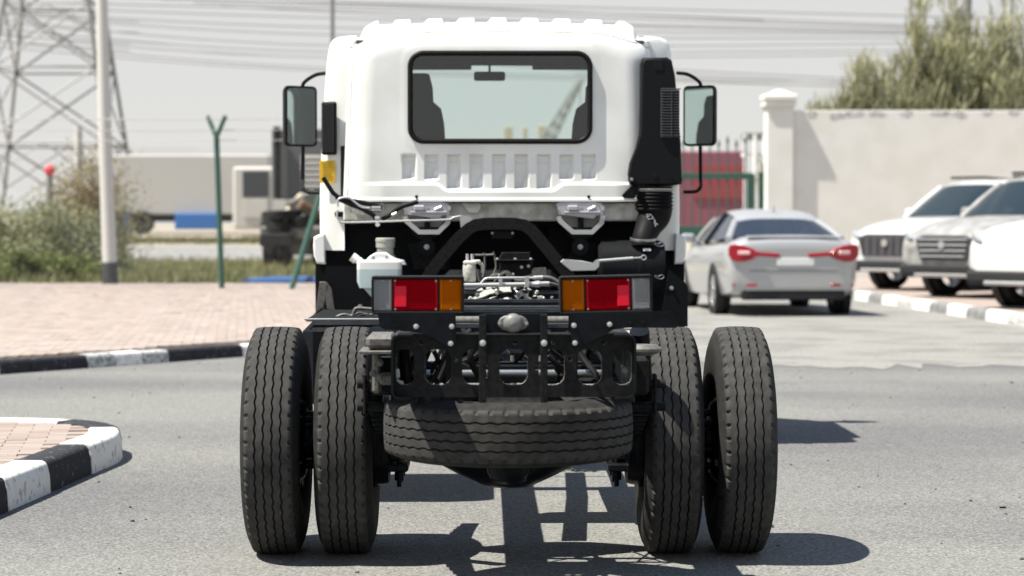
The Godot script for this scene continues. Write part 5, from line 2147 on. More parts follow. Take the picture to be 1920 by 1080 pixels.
func build_cars() -> void:
	# silver saloon driven past the truck
	var rl := on_ground(1350, 588)
	var rr := on_ground(1570, 589)
	var mid := (rl + rr) / 2
	var o := thing("saloon_car", Vector3(mid.x - 0.09, 0, mid.z - 1.4), "silver saloon car with red tail lamps facing the green gate", "car")
	o.rotation.y = 0.07
	part(hull([[2.44, 0.72, 0.4, 0.84, 0.92], [2.42, 0.8, 0.35, 0.92, 1.0], [2.36, 0.86, 0.3, 0.98, 1.05], [2.2, 0.9, 0.26, 1.0, 1.09], [1.9, 0.915, 0.24, 0.97, 1.1], [1.2, 0.93, 0.22, 0.96, 1.06], [0.0, 0.935, 0.2, 0.93, 1.0], [-1.0, 0.93, 0.2, 0.9, 0.98], [-1.7, 0.91, 0.22, 0.82, 0.9], [-2.2, 0.84, 0.26, 0.7, 0.76], [-2.4, 0.66, 0.3, 0.56, 0.62]]), "body", M.car_silver, o)
	car_wheels(o, 1.66, 2.8, 0.335)
	cabin(o, M.car_silver, M.tinted_glass, [1.82, 1.06, 1.05], [-1.15, 0.97, -0.35], [1.39, 1.41, 0.06], 0.8, 0.57)
	var b := B.new()
	b.box(Vector3(0, 1.075, 2.33), Vector3(1.25, 0.022, 0.1), 0.01, Basis(Vector3.RIGHT, 0.1))
	part(b, "boot_lip", M.car_silver, o)
	for s in [-1.0, 1.0]:
		b = B.new()
		var ring := PackedVector3Array()
		for p in [[0.85, 0.965], [0.87, 0.91], [0.865, 0.83], [0.83, 0.77], [0.76, 0.74], [0.66, 0.74], [0.56, 0.77], [0.49, 0.81], [0.47, 0.86], [0.53, 0.91], [0.65, 0.955], [0.77, 0.975]]:
			ring.push_back(Vector3(p[0] * s, p[1], 2.385 - 0.17 * maxf(0.0, p[0] - 0.6)))
		b.plate(ring, Vector3(0.02 * s, 0, 0.1), 0.01)
		b.box(Vector3(s * 0.4, 0.838, 2.44), Vector3(0.42, 0.055, 0.03), 0.015, Basis(Vector3.BACK, s * 0.07))
		var tl := part(b, "tail_lamp", M.tail_red, o)
		b = B.new()
		b.box(Vector3(s * 0.68, 0.86, 2.47), Vector3(0.16, 0.05, 0.03), 0.01, Basis(Vector3.UP, s * 0.17))
		part(b, "reversing_lens", M.tail_pale, tl)
		b = B.new()
		b.box(Vector3(s * 0.66, 0.43, 2.405), Vector3(0.32, 0.035, 0.06), 0.006, Basis(Vector3.UP, s * 0.2))
		part(b, "reflector", M.tail_red, o)
	b = B.new()
	b.box(Vector3(0, 0.3, 2.36), Vector3(1.4, 0.15, 0.14), 0.03)
	part(b, "bumper_skirt", M.car_plastic, o)
	b = B.new()
	b.box(Vector3(0.02, 0.74, 2.445), Vector3(0.5, 0.1, 0.012), 0.004)
	part(b, "number_plate", M.paper, o)
	b = B.new()
	b.box(Vector3(0, 0.62, 2.42), Vector3(1.2, 0.01, 0.05), 0.003)
	part(b, "bumper_seam", M.car_plastic, o)
	b = B.new()
	b.tube([Vector3(0, 1.44, 0.9), Vector3(0, 1.5, 0.98), Vector3(0, 1.5, 1.06)], [0.03, 0.015, 0.004], 8)
	part(b, "roof_aerial", M.car_silver, o)
	# three cars parked nose out on the side pavement
	suv(on_ground(1690, 544, 0.13) + Vector3(1.8, 0, -1.43), PI - 0.9, M.car_white, 0, "white car with a mesh grille parked by the boundary wall")
	suv(on_ground(1800, 558, 0.13) + Vector3(1.8, 0, -1.43), PI - 0.9, M.silver_car_paint, 1, "silver white car with a wide barred grille between two parked cars")
	suv(on_ground(1945, 580, 0.13) + Vector3(1.8, 0, -1.43), PI - 0.9, M.car_white, 2, "white car with a plain nose and dark lower bumper beside the kerb")

func suv(at: Vector3, turn: float, paint: Material, kind: int, label: String) -> void:
	var o := thing("parked_car", at, label, "car", "cars parked nose out by the wall")
	o.rotation.y = turn
	o.scale = Vector3.ONE * 1.14
	part(hull([[2.3, 0.7, 0.4, 0.9, 1.0], [2.2, 0.88, 0.34, 1.02, 1.12], [1.6, 0.925, 0.28, 1.06, 1.14], [0.6, 0.935, 0.25, 1.05, 1.12], [-0.6, 0.935, 0.25, 1.03, 1.1], [-1.1, 0.93, 0.26, 1.01, 1.1], [-1.7, 0.915, 0.28, 0.95, 1.05], [-2.1, 0.87, 0.3, 0.86, 0.96], [-2.28, 0.78, 0.32, 0.76, 0.84], [-2.34, 0.64, 0.36, 0.66, 0.72]]), "body", paint, o)
	car_wheels(o, 1.64, 2.66, 0.36)
	cabin(o, paint, M.car_glass, [2.05, 1.12, 1.65], [-1.05, 1.08, -0.25], [1.6, 1.64, 0.05], 0.82, 0.62)
	var b := B.new()
	# grille
	if kind != 2:
		var gw := 0.56 if kind == 0 else 0.48
		var ring := PackedVector3Array()
		for p in [[-gw, 0.78], [-gw * 0.82, 0.5], [gw * 0.82, 0.5], [gw, 0.78], [gw * 0.7, 0.83], [-gw * 0.7, 0.83]]:
			ring.push_back(Vector3(p[0], p[1], -2.3))
		b.plate(ring, Vector3(0, 0, -0.07), 0.01)
		var g := part(b, "grille", M.grille_dark, o)
		for k in (4 if kind == 1 else 7):
			b = B.new()
			if kind == 1:
				b.box(Vector3(0, 0.55 + k * 0.075, -2.38), Vector3(gw * 1.75 - 0.1 + k * 0.04, 0.022, 0.02), 0.006)
			else:
				b.box(Vector3(-0.45 + k * 0.15, 0.65, -2.38), Vector3(0.02, 0.26, 0.02), 0.006)
			part(b, "grille_bar", M.alloy if kind == 1 else M.grille_dark, g)
		b = B.new()
		b.tube([Vector3(0, 0.7, -2.375), Vector3(0, 0.7, -2.4)], 0.055, 16)
		part(b, "badge", M.chrome, g)
	b = B.new()
	b.box(Vector3(0, 0.37, -2.22), Vector3(1.6, 0.2, 0.3), 0.06)
	part(b, "lower_bumper", M.car_plastic, o)
	b = B.new()
	b.box(Vector3(0, 0.3, -2.3), Vector3(1.0, 0.05, 0.16), 0.02)
	part(b, "skid_plate", M.alloy, o)
	for s in [-1.0, 1.0]:
		b = B.new()
		var ring := PackedVector3Array()
		for p in [[0.87, 0.88], [0.85, 0.82], [0.66, 0.76], [0.54, 0.78], [0.6, 0.83]]:
			ring.push_back(Vector3(s * p[0], p[1], -2.26 + 0.9 * maxf(0.0, p[0] - 0.6)))
		b.plate(ring, Vector3(s * 0.03, 0.0, -0.09), 0.008)
		part(b, "headlamp", M.headlamp, o)
		b = B.new()
		b.box(Vector3(s * 0.7, 0.52, -2.22), Vector3(0.18, 0.12, 0.1), 0.03, Basis(Vector3.UP, s * -0.35))
		part(b, "fog_lamp_recess", M.car_plastic, o)
		b = B.new()
		b.tube([Vector3(s * 0.6, 1.67, 1.4), Vector3(s * 0.61, 1.71, 0.6), Vector3(s * 0.6, 1.69, -0.2)], 0.02, 8)
		part(b, "roof_rail", M.car_plastic, o)
		b = B.new()
		b.box(Vector3(s * 0.915, 0.33, 0.0), Vector3(0.05, 0.14, 2.0), 0.02)
		part(b, "sill_trim", M.car_plastic, o)

# ---------------------------------------------------------------- street furniture behind the far pavement
func build_street() -> void:
	# street lamp column with painted base
	var base := on_ground(207, 545)
	var o := thing("lamp_column", base, "tall off-white lamp column with a black painted foot on the verge", "lamp post")
	var r := 0.125
	var b := B.new()
	b.tube([Vector3(-0.01, 0.52, 0), Vector3(-0.09, 3.0, 0), Vector3(-0.2, 9.0, 0)], [r + 0.01, r, r * 0.7], 20)
	part(b, "column", M.pole_white, o)
	b = B.new()
	b.tube([Vector3(0, 0.0, 0), Vector3(-0.01, 0.53, 0)], [r + 0.03, r + 0.02], 20)
	part(b, "painted_foot", M.pole_black, o)
	b = B.new()
	b.box(Vector3(0, 0.03, 0), Vector3(0.6, 0.06, 0.5), 0.01)
	part(b, "base_plate", M.pole_black, o)
	# wire fence: posts with forked tops, mesh, barbed strands
	var d := 38.8
	o = thing("wire_fence", Vector3(0, 0, -d), "green chain link fence with forked posts and barbed wire strands", "fence")
	var y0 := 0.1
	var strands := {}
	for px in [-60.0, 415.0, 640.0]:
		var foot := away(px + 1, 552, d)
		var top := away(px - 9, 258, d)
		b = B.new()
		b.tube([Vector3(foot.x, y0, 0), Vector3(top.x, top.y, 0)], 0.05, 10)
		part(b, "post", M.fence_green, o)
		for s in [-1.0, 1.0]:
			b = B.new()
			var tip := away(px - 9 + s * 18, 218, d)
			b.tube([Vector3(top.x, top.y, 0), Vector3(tip.x, tip.y, s * 0.1)], 0.04, 8)
			part(b, "fork_arm", M.fence_green, o)
	b = B.new()
	b.tube([Vector3(away(549, 548, d).x, y0, 0.3), Vector3(away(602, 360, d).x, away(602, 360, d).y, 0.0)], 0.05, 8)
	part(b, "brace", M.fence_green, o)
	var xl := away(-60, 400, d).x
	var xr := away(640, 400, d).x
	for e in [[222.0, 0.1], [243.0, 0.05], [262.0, 0.0], [222.0, -0.1], [243.0, -0.05]]:
		var y := away(400, e[0], d).y
		b = B.new()
		b.tube([Vector3(xl, y, e[1]), Vector3((xl + xr) / 2, y - 0.02, e[1]), Vector3(xr, y, e[1])], 0.006, 5)
		part(b, "barbed_strand", M.wire, o)
	b = B.new()
	var ht := away(400, 275, d).y
	var x := xl - ht
	while x < xr:
		for s in [0.0, 1.0]:
			var a := Vector3(x if s == 0.0 else x + ht, y0, 0.01 * s)
			var c := Vector3(x + ht if s == 0.0 else x, ht, 0.01 * s)
			if maxf(a.x, c.x) < xr and minf(a.x, c.x) > xl:
				var w := Vector3(0.0022, 0.0, 0.0)
				b.quad(a - w, c - w, c + w, a + w)
		x += 0.085
	var net := part(b, "chain_link", M.wire, o)
	net.set_meta("kind", "stuff")
	# low blue pipe lying behind the fence
	b = B.new()
	b.tube(curve([away(330, 537, 47), away(420, 533, 46), away(500, 528, 44), away(620, 527, 42.5)], 6), [0.05, 0.05, 0.05, 0.055, 0.06, 0.06, 0.065, 0.07, 0.075, 0.08, 0.085, 0.09, 0.095, 0.1, 0.1, 0.1, 0.1, 0.1, 0.1], 12)
	single(b, "water_pipe", M.pipe_blue, "blue plastic water pipe lying along the foot of the fence", "pipe")
	# post with a round red head beyond the bushes
	var p := away(94, 385, 62)
	o = thing("marker_post", Vector3(p.x, rise(62), p.z), "short grey post with a round red head among the bushes", "post")
	b = B.new()
	var t := away(94, 330, 62).y - rise(62)
	b.tube([Vector3(0, 0, 0), Vector3(0, t, 0)], 0.09, 12)
	part(b, "post", M.galvanised, o)
	b = B.new()
	b.lathe([[0.001, 0.32], [0.09, 0.29], [0.14, 0.2], [0.14, 0.1], [0.08, 0.0], [0.001, 0.0]], Transform3D(Basis(), Vector3(0, t, 0)), 18, 60.0)
	part(b, "head", M.red_plastic, o)

func beam(b: B, a: Vector3, c: Vector3, w: float) -> void:
	b.tube([a, c], w, 4, false)

func sag(a: Vector3, c: Vector3, drop: float, n := 14) -> Array:
	var out := []
	for k in n + 1:
		var t := float(k) / n
		out.push_back(a.lerp(c, t) - Vector3(0, drop * 4.0 * t * (1.0 - t), 0))
	return out

func build_far() -> void:
	# lattice pylon
	var d := 120.0
	var o := thing("pylon", Vector3(away(105, 400, d).x, rise(d), -d), "tall grey lattice pylon carrying power lines beyond the fence", "pylon")
	var base_half := 135.0 * d / F
	var apex := 30.0
	var b: B
	var level := [0.0, 4.6, 8.6, 12.0, 15.0, 17.4, 19.4]
	for sx in [-1.0, 1.0]:
		for sz in [-1.0, 1.0]:
			b = B.new()
			beam(b, Vector3(sx * base_half, 0, sz * base_half), Vector3(sx * base_half * 0.3, 20.0, sz * base_half * 0.3), 0.1)
			beam(b, Vector3(sx * base_half * 0.3, 20.0, sz * base_half * 0.3), Vector3(sx * 0.5, apex, sz * 0.5), 0.09)
			part(b, "leg", M.galvanised, o)
	for side in 4:
		var turn := Basis(Vector3.UP, side * PI / 2)
		for k in level.size() - 1:
			var h0: float = level[k]
			var h1: float = level[k + 1]
			var w0 := base_half * (1.0 - 0.7 * h0 / 20.0)
			var w1 := base_half * (1.0 - 0.7 * h1 / 20.0)
			b = B.new()
			beam(b, turn * Vector3(-w0, h0, w0), turn * Vector3(w1, h1, w1), 0.055)
			beam(b, turn * Vector3(w0, h0, w0), turn * Vector3(-w1, h1, w1), 0.055)
			beam(b, turn * Vector3(-w1, h1, w1), turn * Vector3(w1, h1, w1), 0.05)
			var hm := (h0 + h1) / 2
			var wm := (w0 + w1) / 2
			if k % 2 == 0:
				beam(b, turn * Vector3(-wm, hm, wm), turn * Vector3(0, h1, w1), 0.03)
				beam(b, turn * Vector3(wm, hm, wm), turn * Vector3(0, h1, w1), 0.03)
			part(b, "lattice_brace", M.galvanised, o)
	for h in [14.5, 19.5, 24.0]:
		b = B.new()
		for s in [-1.0, 1.0]:
			beam(b, Vector3(0, h, 0.8), Vector3(s * 7.5, h + 0.6, 0), 0.07)
			beam(b, Vector3(0, h, -0.8), Vector3(s * 7.5, h + 0.6, 0), 0.07)
			beam(b, Vector3(0, h + 1.6, 0), Vector3(s * 7.5, h + 0.6, 0), 0.06)
		part(b, "cross_arm", M.galvanised, o)
	# overhead lines sloping across the sky
	var lines := [[[180, 8], [700, 20], [1500, 45]], [[190, 18], [700, 36], [1500, 52]], [[200, 30], [640, 52], [1600, 62]], [[205, 38], [640, 66], [1600, 70]], [[210, 52], [640, 86], [1620, 80]], [[212, 68], [640, 98], [1660, 92]], [[214, 78], [640, 108], [1660, 100]], [[214, 95], [620, 128], [1500, 150]], [[214, 104], [620, 134], [1500, 158]], [[600, 4], [1100, 14], [1700, 30]], [[640, 12], [1100, 24], [1700, 48]], [[690, 25], [1150, 48], [1700, 60]], [[1200, 128], [1400, 138], [1640, 150]], [[1200, 136], [1400, 146], [1640, 158]], [[1200, 146], [1400, 155], [1640, 165]], [[0, 20], [100, 30], [215, 38]], [[0, 42], [100, 52], [215, 58]], [[0, 66], [90, 72], [200, 80]], [[0, 78], [90, 84], [200, 92]], [[420, 0], [760, 10], [1240, 30]], [[880, 118], [1000, 126], [1130, 134]], [[760, 106], [960, 118], [1140, 128]]]
	for i in lines.size():
		var l: Array = lines[i]
		var dd := 105.0 + (i * 37 % 9) * 3.0
		var p0 := away(l[0][0], l[0][1], dd)
		var p1 := away(l[1][0], l[1][1], dd)
		var p2 := away(l[2][0], l[2][1], dd)
		p0 += (p0 - p1) * 0.6 if l[0][0] > 0 else (p0 - p1) * 4.0
		p2 += (p2 - p1) * 0.4
		b = B.new()
		b.tube(curve([p0, p1, p2], 10), 0.028, 5, false)
		single(b, "power_line", M.cable_dark, "thin dark power line strung across the pale sky", "power line", "power lines across the sky")
	# slim mast behind the cab, mast behind the trees
	b = B.new()
	var m := away(624, 380, 75)
	b.tube([Vector3(m.x, rise(75), m.z), Vector3(m.x, 13.0, m.z)], [0.08, 0.06], 8)
	single(b, "mast", M.galvanised, "slim grey mast standing behind the white cab roof", "mast")
	b = B.new()
	m = away(1812, 380, 62)
	b.tube([Vector3(m.x, rise(62), m.z), Vector3(m.x, 11.0, m.z)], [0.13, 0.11], 8)
	single(b, "utility_pole", M.galvanised, "dark utility pole rising out of the trees behind the wall", "pole")
	b = B.new()
	m = away(148, 400, 58)
	b.tube([Vector3(m.x, rise(58), m.z), Vector3(m.x, away(148, 238, 58).y, m.z)], 0.1, 8)
	single(b, "bollard_post", M.pole_white, "plain pale post beside the dry yellow bush", "post")
	# white box trailer with its tractor on the far side of the road
	d = 103.0
	var g := rise(d)
	o = thing("box_trailer", Vector3(0, g, -d), "long white box trailer with blue side lockers beyond the road", "trailer")
	var lo := away(190, 402, d)
	var hi := away(505, 290, d)
	b = B.new()
	b.box(Vector3((lo.x + hi.x) / 2, (lo.y + hi.y) / 2 - g, -1.2), Vector3(hi.x - lo.x, hi.y - lo.y, 2.5), 0.06)
	part(b, "box_body", M.trailer_white, o)
	for p in [[219, 246, 404, 434], [330, 408, 400, 430]]:
		b = B.new()
		var a := away(p[0], p[3], d)
		var c := away(p[1], p[2], d)
		b.box(Vector3((a.x + c.x) / 2, (a.y + c.y) / 2 - g, 0.0), Vector3(c.x - a.x, c.y - a.y, 0.8), 0.03)
		part(b, "side_locker", M.trailer_blue, o)
	for px in [235.0, 268.0]:
		b = B.new()
		var c := away(px, 418, d)
		b.lathe([[0.001, 0.1], [0.26, 0.1], [0.3, 0.14], [0.5, 0.14], [0.53, 0.1], [0.53, -0.2]], Transform3D(Basis(Vector3.RIGHT, PI / 2), Vector3(c.x, 0.53, 0.1)), 24)
		part(b, "wheel", M.car_tyre, o)
	b = B.new()
	b.box(Vector3((lo.x + hi.x) / 2, 0.82, -1.0), Vector3(hi.x - lo.x - 0.6, 0.5, 1.2), 0.05)
	part(b, "underframe", M.car_plastic, o)
	d = 98.0
	g = rise(d)
	o = thing("tractor_cab", Vector3(0, g, -d), "white tractor cab with a big side window behind the scrap lorry", "truck")
	b = B.new()
	lo = away(436, 430, d)
	hi = away(540, 312, d)
	b.box(Vector3((lo.x + hi.x) / 2, (lo.y + hi.y) / 2 - g, -1.2), Vector3(hi.x - lo.x, hi.y - lo.y, 2.3), 0.12)
	part(b, "cab_shell", M.trailer_white, o)
	b = B.new()
	lo = away(455, 370, d)
	hi = away(504, 321, d)
	b.box(Vector3((lo.x + hi.x) / 2, (lo.y + hi.y) / 2 - g, -0.03), Vector3(hi.x - lo.x, hi.y - lo.y, 0.06), 0.02)
	part(b, "side_window", M.car_glass, o)
	b = B.new()
	lo = away(456, 408, d)
	hi = away(502, 374, d)
	b.box(Vector3((lo.x + hi.x) / 2, (lo.y + hi.y) / 2 - g, -0.02), Vector3(hi.x - lo.x, hi.y - lo.y, 0.06), 0.02)
	part(b, "door_panel", M.trailer_white, o)
	for px in [520.0]:
		b = B.new()
		var c := away(px, 418, d)
		b.lathe([[0.001, 0.05], [0.26, 0.05], [0.3, 0.1], [0.5, 0.1], [0.53, 0.06], [0.53, -0.2]], Transform3D(Basis(Vector3.RIGHT, PI / 2), Vector3(c.x, 0.53, 0.06)), 24)
		part(b, "wheel", M.car_tyre, o)
	build_scrap_lorry()
	# red shed and steel tank stand past the gate
	d = 90.0
	g = rise(d)
	lo = away(1180, 400, d)
	hi = away(1397, 283, d)
	o = thing("red_shed", Vector3(0, g, -d), "long maroon shed with a red band seen through the gate", "shed")
	b = B.new()
	b.box(Vector3((lo.x + hi.x) / 2, (hi.y - g) / 2, -4.0), Vector3(hi.x - lo.x, hi.y - g, 8.0), 0.05)
	part(b, "wall", M.maroon_cladding, o)
	b = B.new()
	var s0 := away(1300, 372, d)
	var s1 := away(1396, 310, d)
	b.box(Vector3((s0.x + s1.x) / 2, (s0.y + s1.y) / 2 - g, 0.03), Vector3(s1.x - s0.x, s1.y - s0.y, 0.05), 0.01)
	part(b, "red_band", M.red_cladding, o)
	d = 72.0
	g = rise(d)
	o = thing("tank_stand", Vector3(0, g, -d), "white steel frame stand between the shed and the pillar", "stand")
	for px in [1398.0, 1416.0, 1434.0]:
		b = B.new()
		var t := away(px, 252, d)
		b.tube([Vector3(t.x, 0, 0), Vector3(t.x, t.y - g, 0)], 0.06, 8)
		part(b, "upright", M.paper, o)
	for py in [255.0, 290.0, 330.0]:
		b = B.new()
		var a := away(1394, py, d)
		var c := away(1440, py, d)
		b.box(Vector3((a.x + c.x) / 2, a.y - g, -0.4), Vector3(c.x - a.x, 0.1 if py > 260.0 else 0.22, 0.8), 0.02)
		part(b, "platform", M.galvanised if py < 260.0 else M.paper, o)
	# crane boom and chimneys glimpsed through the cab windows
	d = 150.0
	o = thing("crane", Vector3(0, 0, -d), "slanting lattice crane boom seen through the cab window", "crane")
	var a0 := away(990, 330, d)
	var a1 := away(1088, 150, d)
	a0.z = 0
	a1.z = 0
	b = B.new()
	for e in [Vector3(0.5, 0.25, 0), Vector3(-0.5, -0.25, 0), Vector3(0, 0, 0.5)]:
		beam(b, a0 + e * 1.6, a1 + e * 0.4, 0.09)
	for k in 18:
		var t := k / 18.0
		var t2 := (k + 1) / 18.0
		var sg := 1.0 if k % 2 else -1.0
		beam(b, a0.lerp(a1, t) + Vector3(0.5, 0.25, 0) * sg * lerpf(1.6, 0.4, t), a0.lerp(a1, t2) - Vector3(0.5, 0.25, 0) * sg * lerpf(1.6, 0.4, t2), 0.06)
	part(b, "boom", M.galvanised, o)
	b = B.new()
	beam(b, a1, Vector3(a1.x, 6.0, 0), 0.03)
	part(b, "hoist_rope", M.cable_dark, o)
	b = B.new()
	b.box(Vector3(a0.x, 2.8, 0), Vector3(3.0, 4.0, 3.0), 0.1)
	part(b, "crane_body", M.beige, o)
	for e in [[953.0, 16.0, 237.0], [984.0, 9.0, 238.0], [1016.0, 15.0, 235.0]]:
		b = B.new()
		var t := away(e[0], e[2], 160.0)
		b.box(Vector3(t.x, t.y / 2, t.z), Vector3(e[1] * 160.0 / F, t.y, 0.7), 0.05)
		single(b, "concrete_stack", M.beige, "short beige concrete stack seen low through the cab window", "stack", "stacks beyond the cab window")
	# low sand bank beyond the bushes
	b = B.new()
	var rows := []
	for k in 9:
		var r := PackedVector3Array()
		var v := k / 8.0
		for i in 17:
			var u := i / 16.0
			var hgt := 2.3 * sin(PI * v) * sin(PI * clampf(u * 1.02, 0.0, 1.0)) * (0.8 + 0.25 * sin(u * 11.0))
			r.push_back(Vector3(lerpf(-34.0, -18.5, u), rise(95.0) - 0.1 + hgt, -88.0 - 16.0 * v))
		rows.push_back(r)
	b.loft(rows)
	single(b, "sand_bank", M.sand, "low bank of pale sand beyond the bushes", "bank", "", "structure")

func build_scrap_lorry() -> void:
	var d := 55.0
	var g := rise(d)
	var o := thing("scrap_lorry", Vector3(0, g, -d), "battered grey lorry loaded with old tyres and scrap beyond the fence", "truck")
	var b := B.new()
	var lo := away(500, 372, d)
	var hi := away(640, 236, d)
	b.box(Vector3((lo.x + hi.x) / 2, (lo.y + hi.y) / 2 - g, -1.6), Vector3(hi.x - lo.x, hi.y - lo.y, 0.9), 0.05)
	part(b, "cab_back", M.lorry_grey, o)
	for k in 6:
		b = B.new()
		var a := away(560, 348 - k * 11, d)
		b.box(Vector3(a.x + 0.5, a.y - g, -1.1), Vector3(1.1, 0.1, 0.06), 0.02)
		part(b, "louvre", M.trailer_white, o)
	b = B.new()
	b.tube([Vector3(away(511, 300, d).x, 1.8, -1.0), Vector3(away(511, 300, d).x, away(511, 234, d).y - g, -1.0)], 0.09, 10)
	part(b, "exhaust_stack", M.car_plastic, o)
	b = B.new()
	b.box(Vector3(away(580, 440, d).x, 0.95, -0.6), Vector3(2.3, 0.35, 2.4), 0.06)
	part(b, "flatbed", M.cast_grey, o)
	for e in [[530.0, 404.0, 0.5, 0.06], [528.0, 425.0, 0.5, -0.05], [566.0, 416.0, 0.42, 0.3]]:
		b = B.new()
		var c := away(e[0], e[1], d)
		b.lathe([[e[2] * 0.55, -0.1], [e[2] * 0.8, -0.13], [e[2], -0.1], [e[2], 0.1], [e[2] * 0.8, 0.13], [e[2] * 0.55, 0.1]], Transform3D(Basis(Vector3.BACK, e[3]), Vector3(c.x, c.y - g, 0.2)), 28)
		part(b, "scrap_tyre", M.car_tyre, o)
	for e in [[568.0, 382.0, 0.5, 0.4, M.cast_grey], [550.0, 388.0, 0.9, 0.2, M.beige], [580.0, 395.0, -0.6, 0.3, M.rust], [590.0, 430.0, 0.3, 0.3, M.cast_grey], [545.0, 448.0, 0.1, 0.18, M.cast_grey]]:
		b = B.new()
		var c := away(e[0], e[1], d)
		b.box(Vector3(c.x, c.y - g, 0.0), Vector3(0.75, e[3], 0.4), 0.05, Basis(Vector3.BACK, e[2]) * Basis(Vector3.UP, 0.4))
		part(b, "scrap_piece", e[4], o)
	for px in [508.0, 536.0, 600.0]:
		b = B.new()
		var c := away(px, 470, d)
		b.lathe([[0.2, -0.14], [0.44, -0.15], [0.5, -0.12], [0.5, 0.12], [0.44, 0.15], [0.2, 0.14]], Transform3D(Basis(Vector3(0, -1, 0), Vector3(1, 0, 0), Vector3(0, 0, 1)), Vector3(c.x, 0.5, 0.1)), 28)
		part(b, "wheel", M.car_tyre, o)
	b = B.new()
	lo = away(496, 478, d)
	hi = away(640, 440, d)
	b.box(Vector3((lo.x + hi.x) / 2, (lo.y + hi.y) / 2 - g, -0.2), Vector3(hi.x - lo.x, hi.y - lo.y, 1.2), 0.05)
	part(b, "tail_beam", M.cast_grey, o)
	b = B.new()
	b.box(Vector3(away(524, 455, d).x, 0.78, 0.7), Vector3(0.8, 0.3, 0.08), 0.02)
	part(b, "rear_bumper", M.car_plastic, o)

# ---------------------------------------------------------------- plants
func leafy(b: B, c: Vector3, dir: Vector3, l: float, w: float, col: Color) -> void:
	b.col = col
	var side := dir.cross(Vector3(rng.randf_range(-1, 1), rng.randf_range(-1, 1), rng.randf_range(-1, 1))).normalized() * w
	var tip := c + dir * l
	var m := c + dir * l * 0.5
	b.flat(c, m + side, m - side)
	b.flat(m + side, tip, m - side)

func feather_tree(at: Vector3, h: float, spread: float, seed_: int, label: String) -> void:
	# tamarisk: many rising limbs, each clothed in fine upswept sprays
	rng.seed = seed_
	var o := thing("tamarisk_tree", at, label, "tree", "trees behind the boundary wall")
	var wood := B.new()
	var b := B.new()
	b.use_col = true
	wood.tube([Vector3(0, -0.1, 0), Vector3(0.05, h * 0.2, 0), Vector3(0.0, h * 0.4, 0.05)], [0.2, 0.15, 0.1], 8)
	for k in 34:
		var a := rng.randf() * TAU
		var out := rng.randf_range(0.05, 1.0)
		var top := Vector3(cos(a) * spread * out, h * rng.randf_range(0.62, 1.0) * (1.0 - 0.42 * out), sin(a) * spread * out * 0.8)
		var from := Vector3(0, h * rng.randf_range(0.1, 0.3), 0)
		var mid := from.lerp(top, 0.5) + Vector3(cos(a) * spread * 0.2, -h * 0.05, sin(a) * 0.2)
		var limb := curve([from, mid, top], 6)
		wood.tube(limb, [0.06, 0.055, 0.05, 0.045, 0.04, 0.04, 0.035, 0.03, 0.025, 0.02, 0.016, 0.012, 0.008], 5, false)
		var tone := rng.randf_range(0.8, 1.25)
		for i in range(3, limb.size()):
			var p: Vector3 = limb[i]
			var run: Vector3 = (limb[i] - limb[i - 1]).normalized()
			for s in 30:
				var dir := (run * 0.9 + Vector3(rng.randfn(0, 0.5), rng.randf_range(0.1, 1.0), rng.randfn(0, 0.5))).normalized()
				var c := p + Vector3(rng.randfn(0, 0.14), rng.randfn(0, 0.14), rng.randfn(0, 0.14))
				var t := tone * rng.randf_range(0.75, 1.2)
				var l := rng.randf_range(0.22, 0.6)
				leafy(b, c, dir, l, rng.randf_range(0.012, 0.024), Color(0.3 * t, 0.3 * t, 0.175 * t))
				if s % 3 == 0:
					leafy(b, c + dir * l * 0.4, (dir + Vector3(rng.randfn(0, 0.4), 0.1, rng.randfn(0, 0.4))).normalized(), l * 0.6, 0.012, Color(0.32 * t, 0.315 * t, 0.2 * t))
	part(wood, "trunk", M.bark, o)
	part(b, "crown", M.leaf, o)

func bush(called: String, at: Vector3, size: Vector3, leaves: int, leaf_size: float, c: Color, seed_: int, label: String, group := "") -> void:
	rng.seed = seed_
	var o := thing(called, at, label, "shrub", group)
	var wood := B.new()
	var b := B.new()
	b.use_col = true
	var clumps := []
	for k in 26:
		var a := rng.randf() * TAU
		var r := sqrt(rng.randf())
		var p := Vector3(cos(a) * r * size.x * 0.5, size.y * rng.randf_range(0.15, 0.9) * (1.0 - 0.4 * r), sin(a) * r * size.z * 0.5)
		clumps.push_back(p)
		wood.tube([Vector3(p.x * 0.15, 0, p.z * 0.15), p * 0.6 + Vector3(0, 0.05, 0), p], [0.035, 0.02, 0.006], 5, false)
	for i in leaves:
		var k := rng.randi() % clumps.size()
		var p: Vector3 = clumps[k] + Vector3(rng.randfn(0, 1), rng.randfn(0, 0.8), rng.randfn(0, 1)) * size.y * 0.13
		if p.y < 0.02:
			p.y = 0.02 + rng.randf() * 0.15
		var t := rng.randf_range(0.6, 1.3) * (0.85 + 0.3 * float(k % 5) / 4.0)
		leafy(b, p, Vector3(rng.randfn(0, 0.7), rng.randf_range(-0.1, 1.0), rng.randfn(0, 0.7)).normalized(), leaf_size * rng.randf_range(0.6, 1.4), leaf_size * 0.22, Color(c.r * t, c.g * t, c.b * t))
	part(wood, "stems", M.bark, o)
	part(b, "foliage", M.leaf, o)

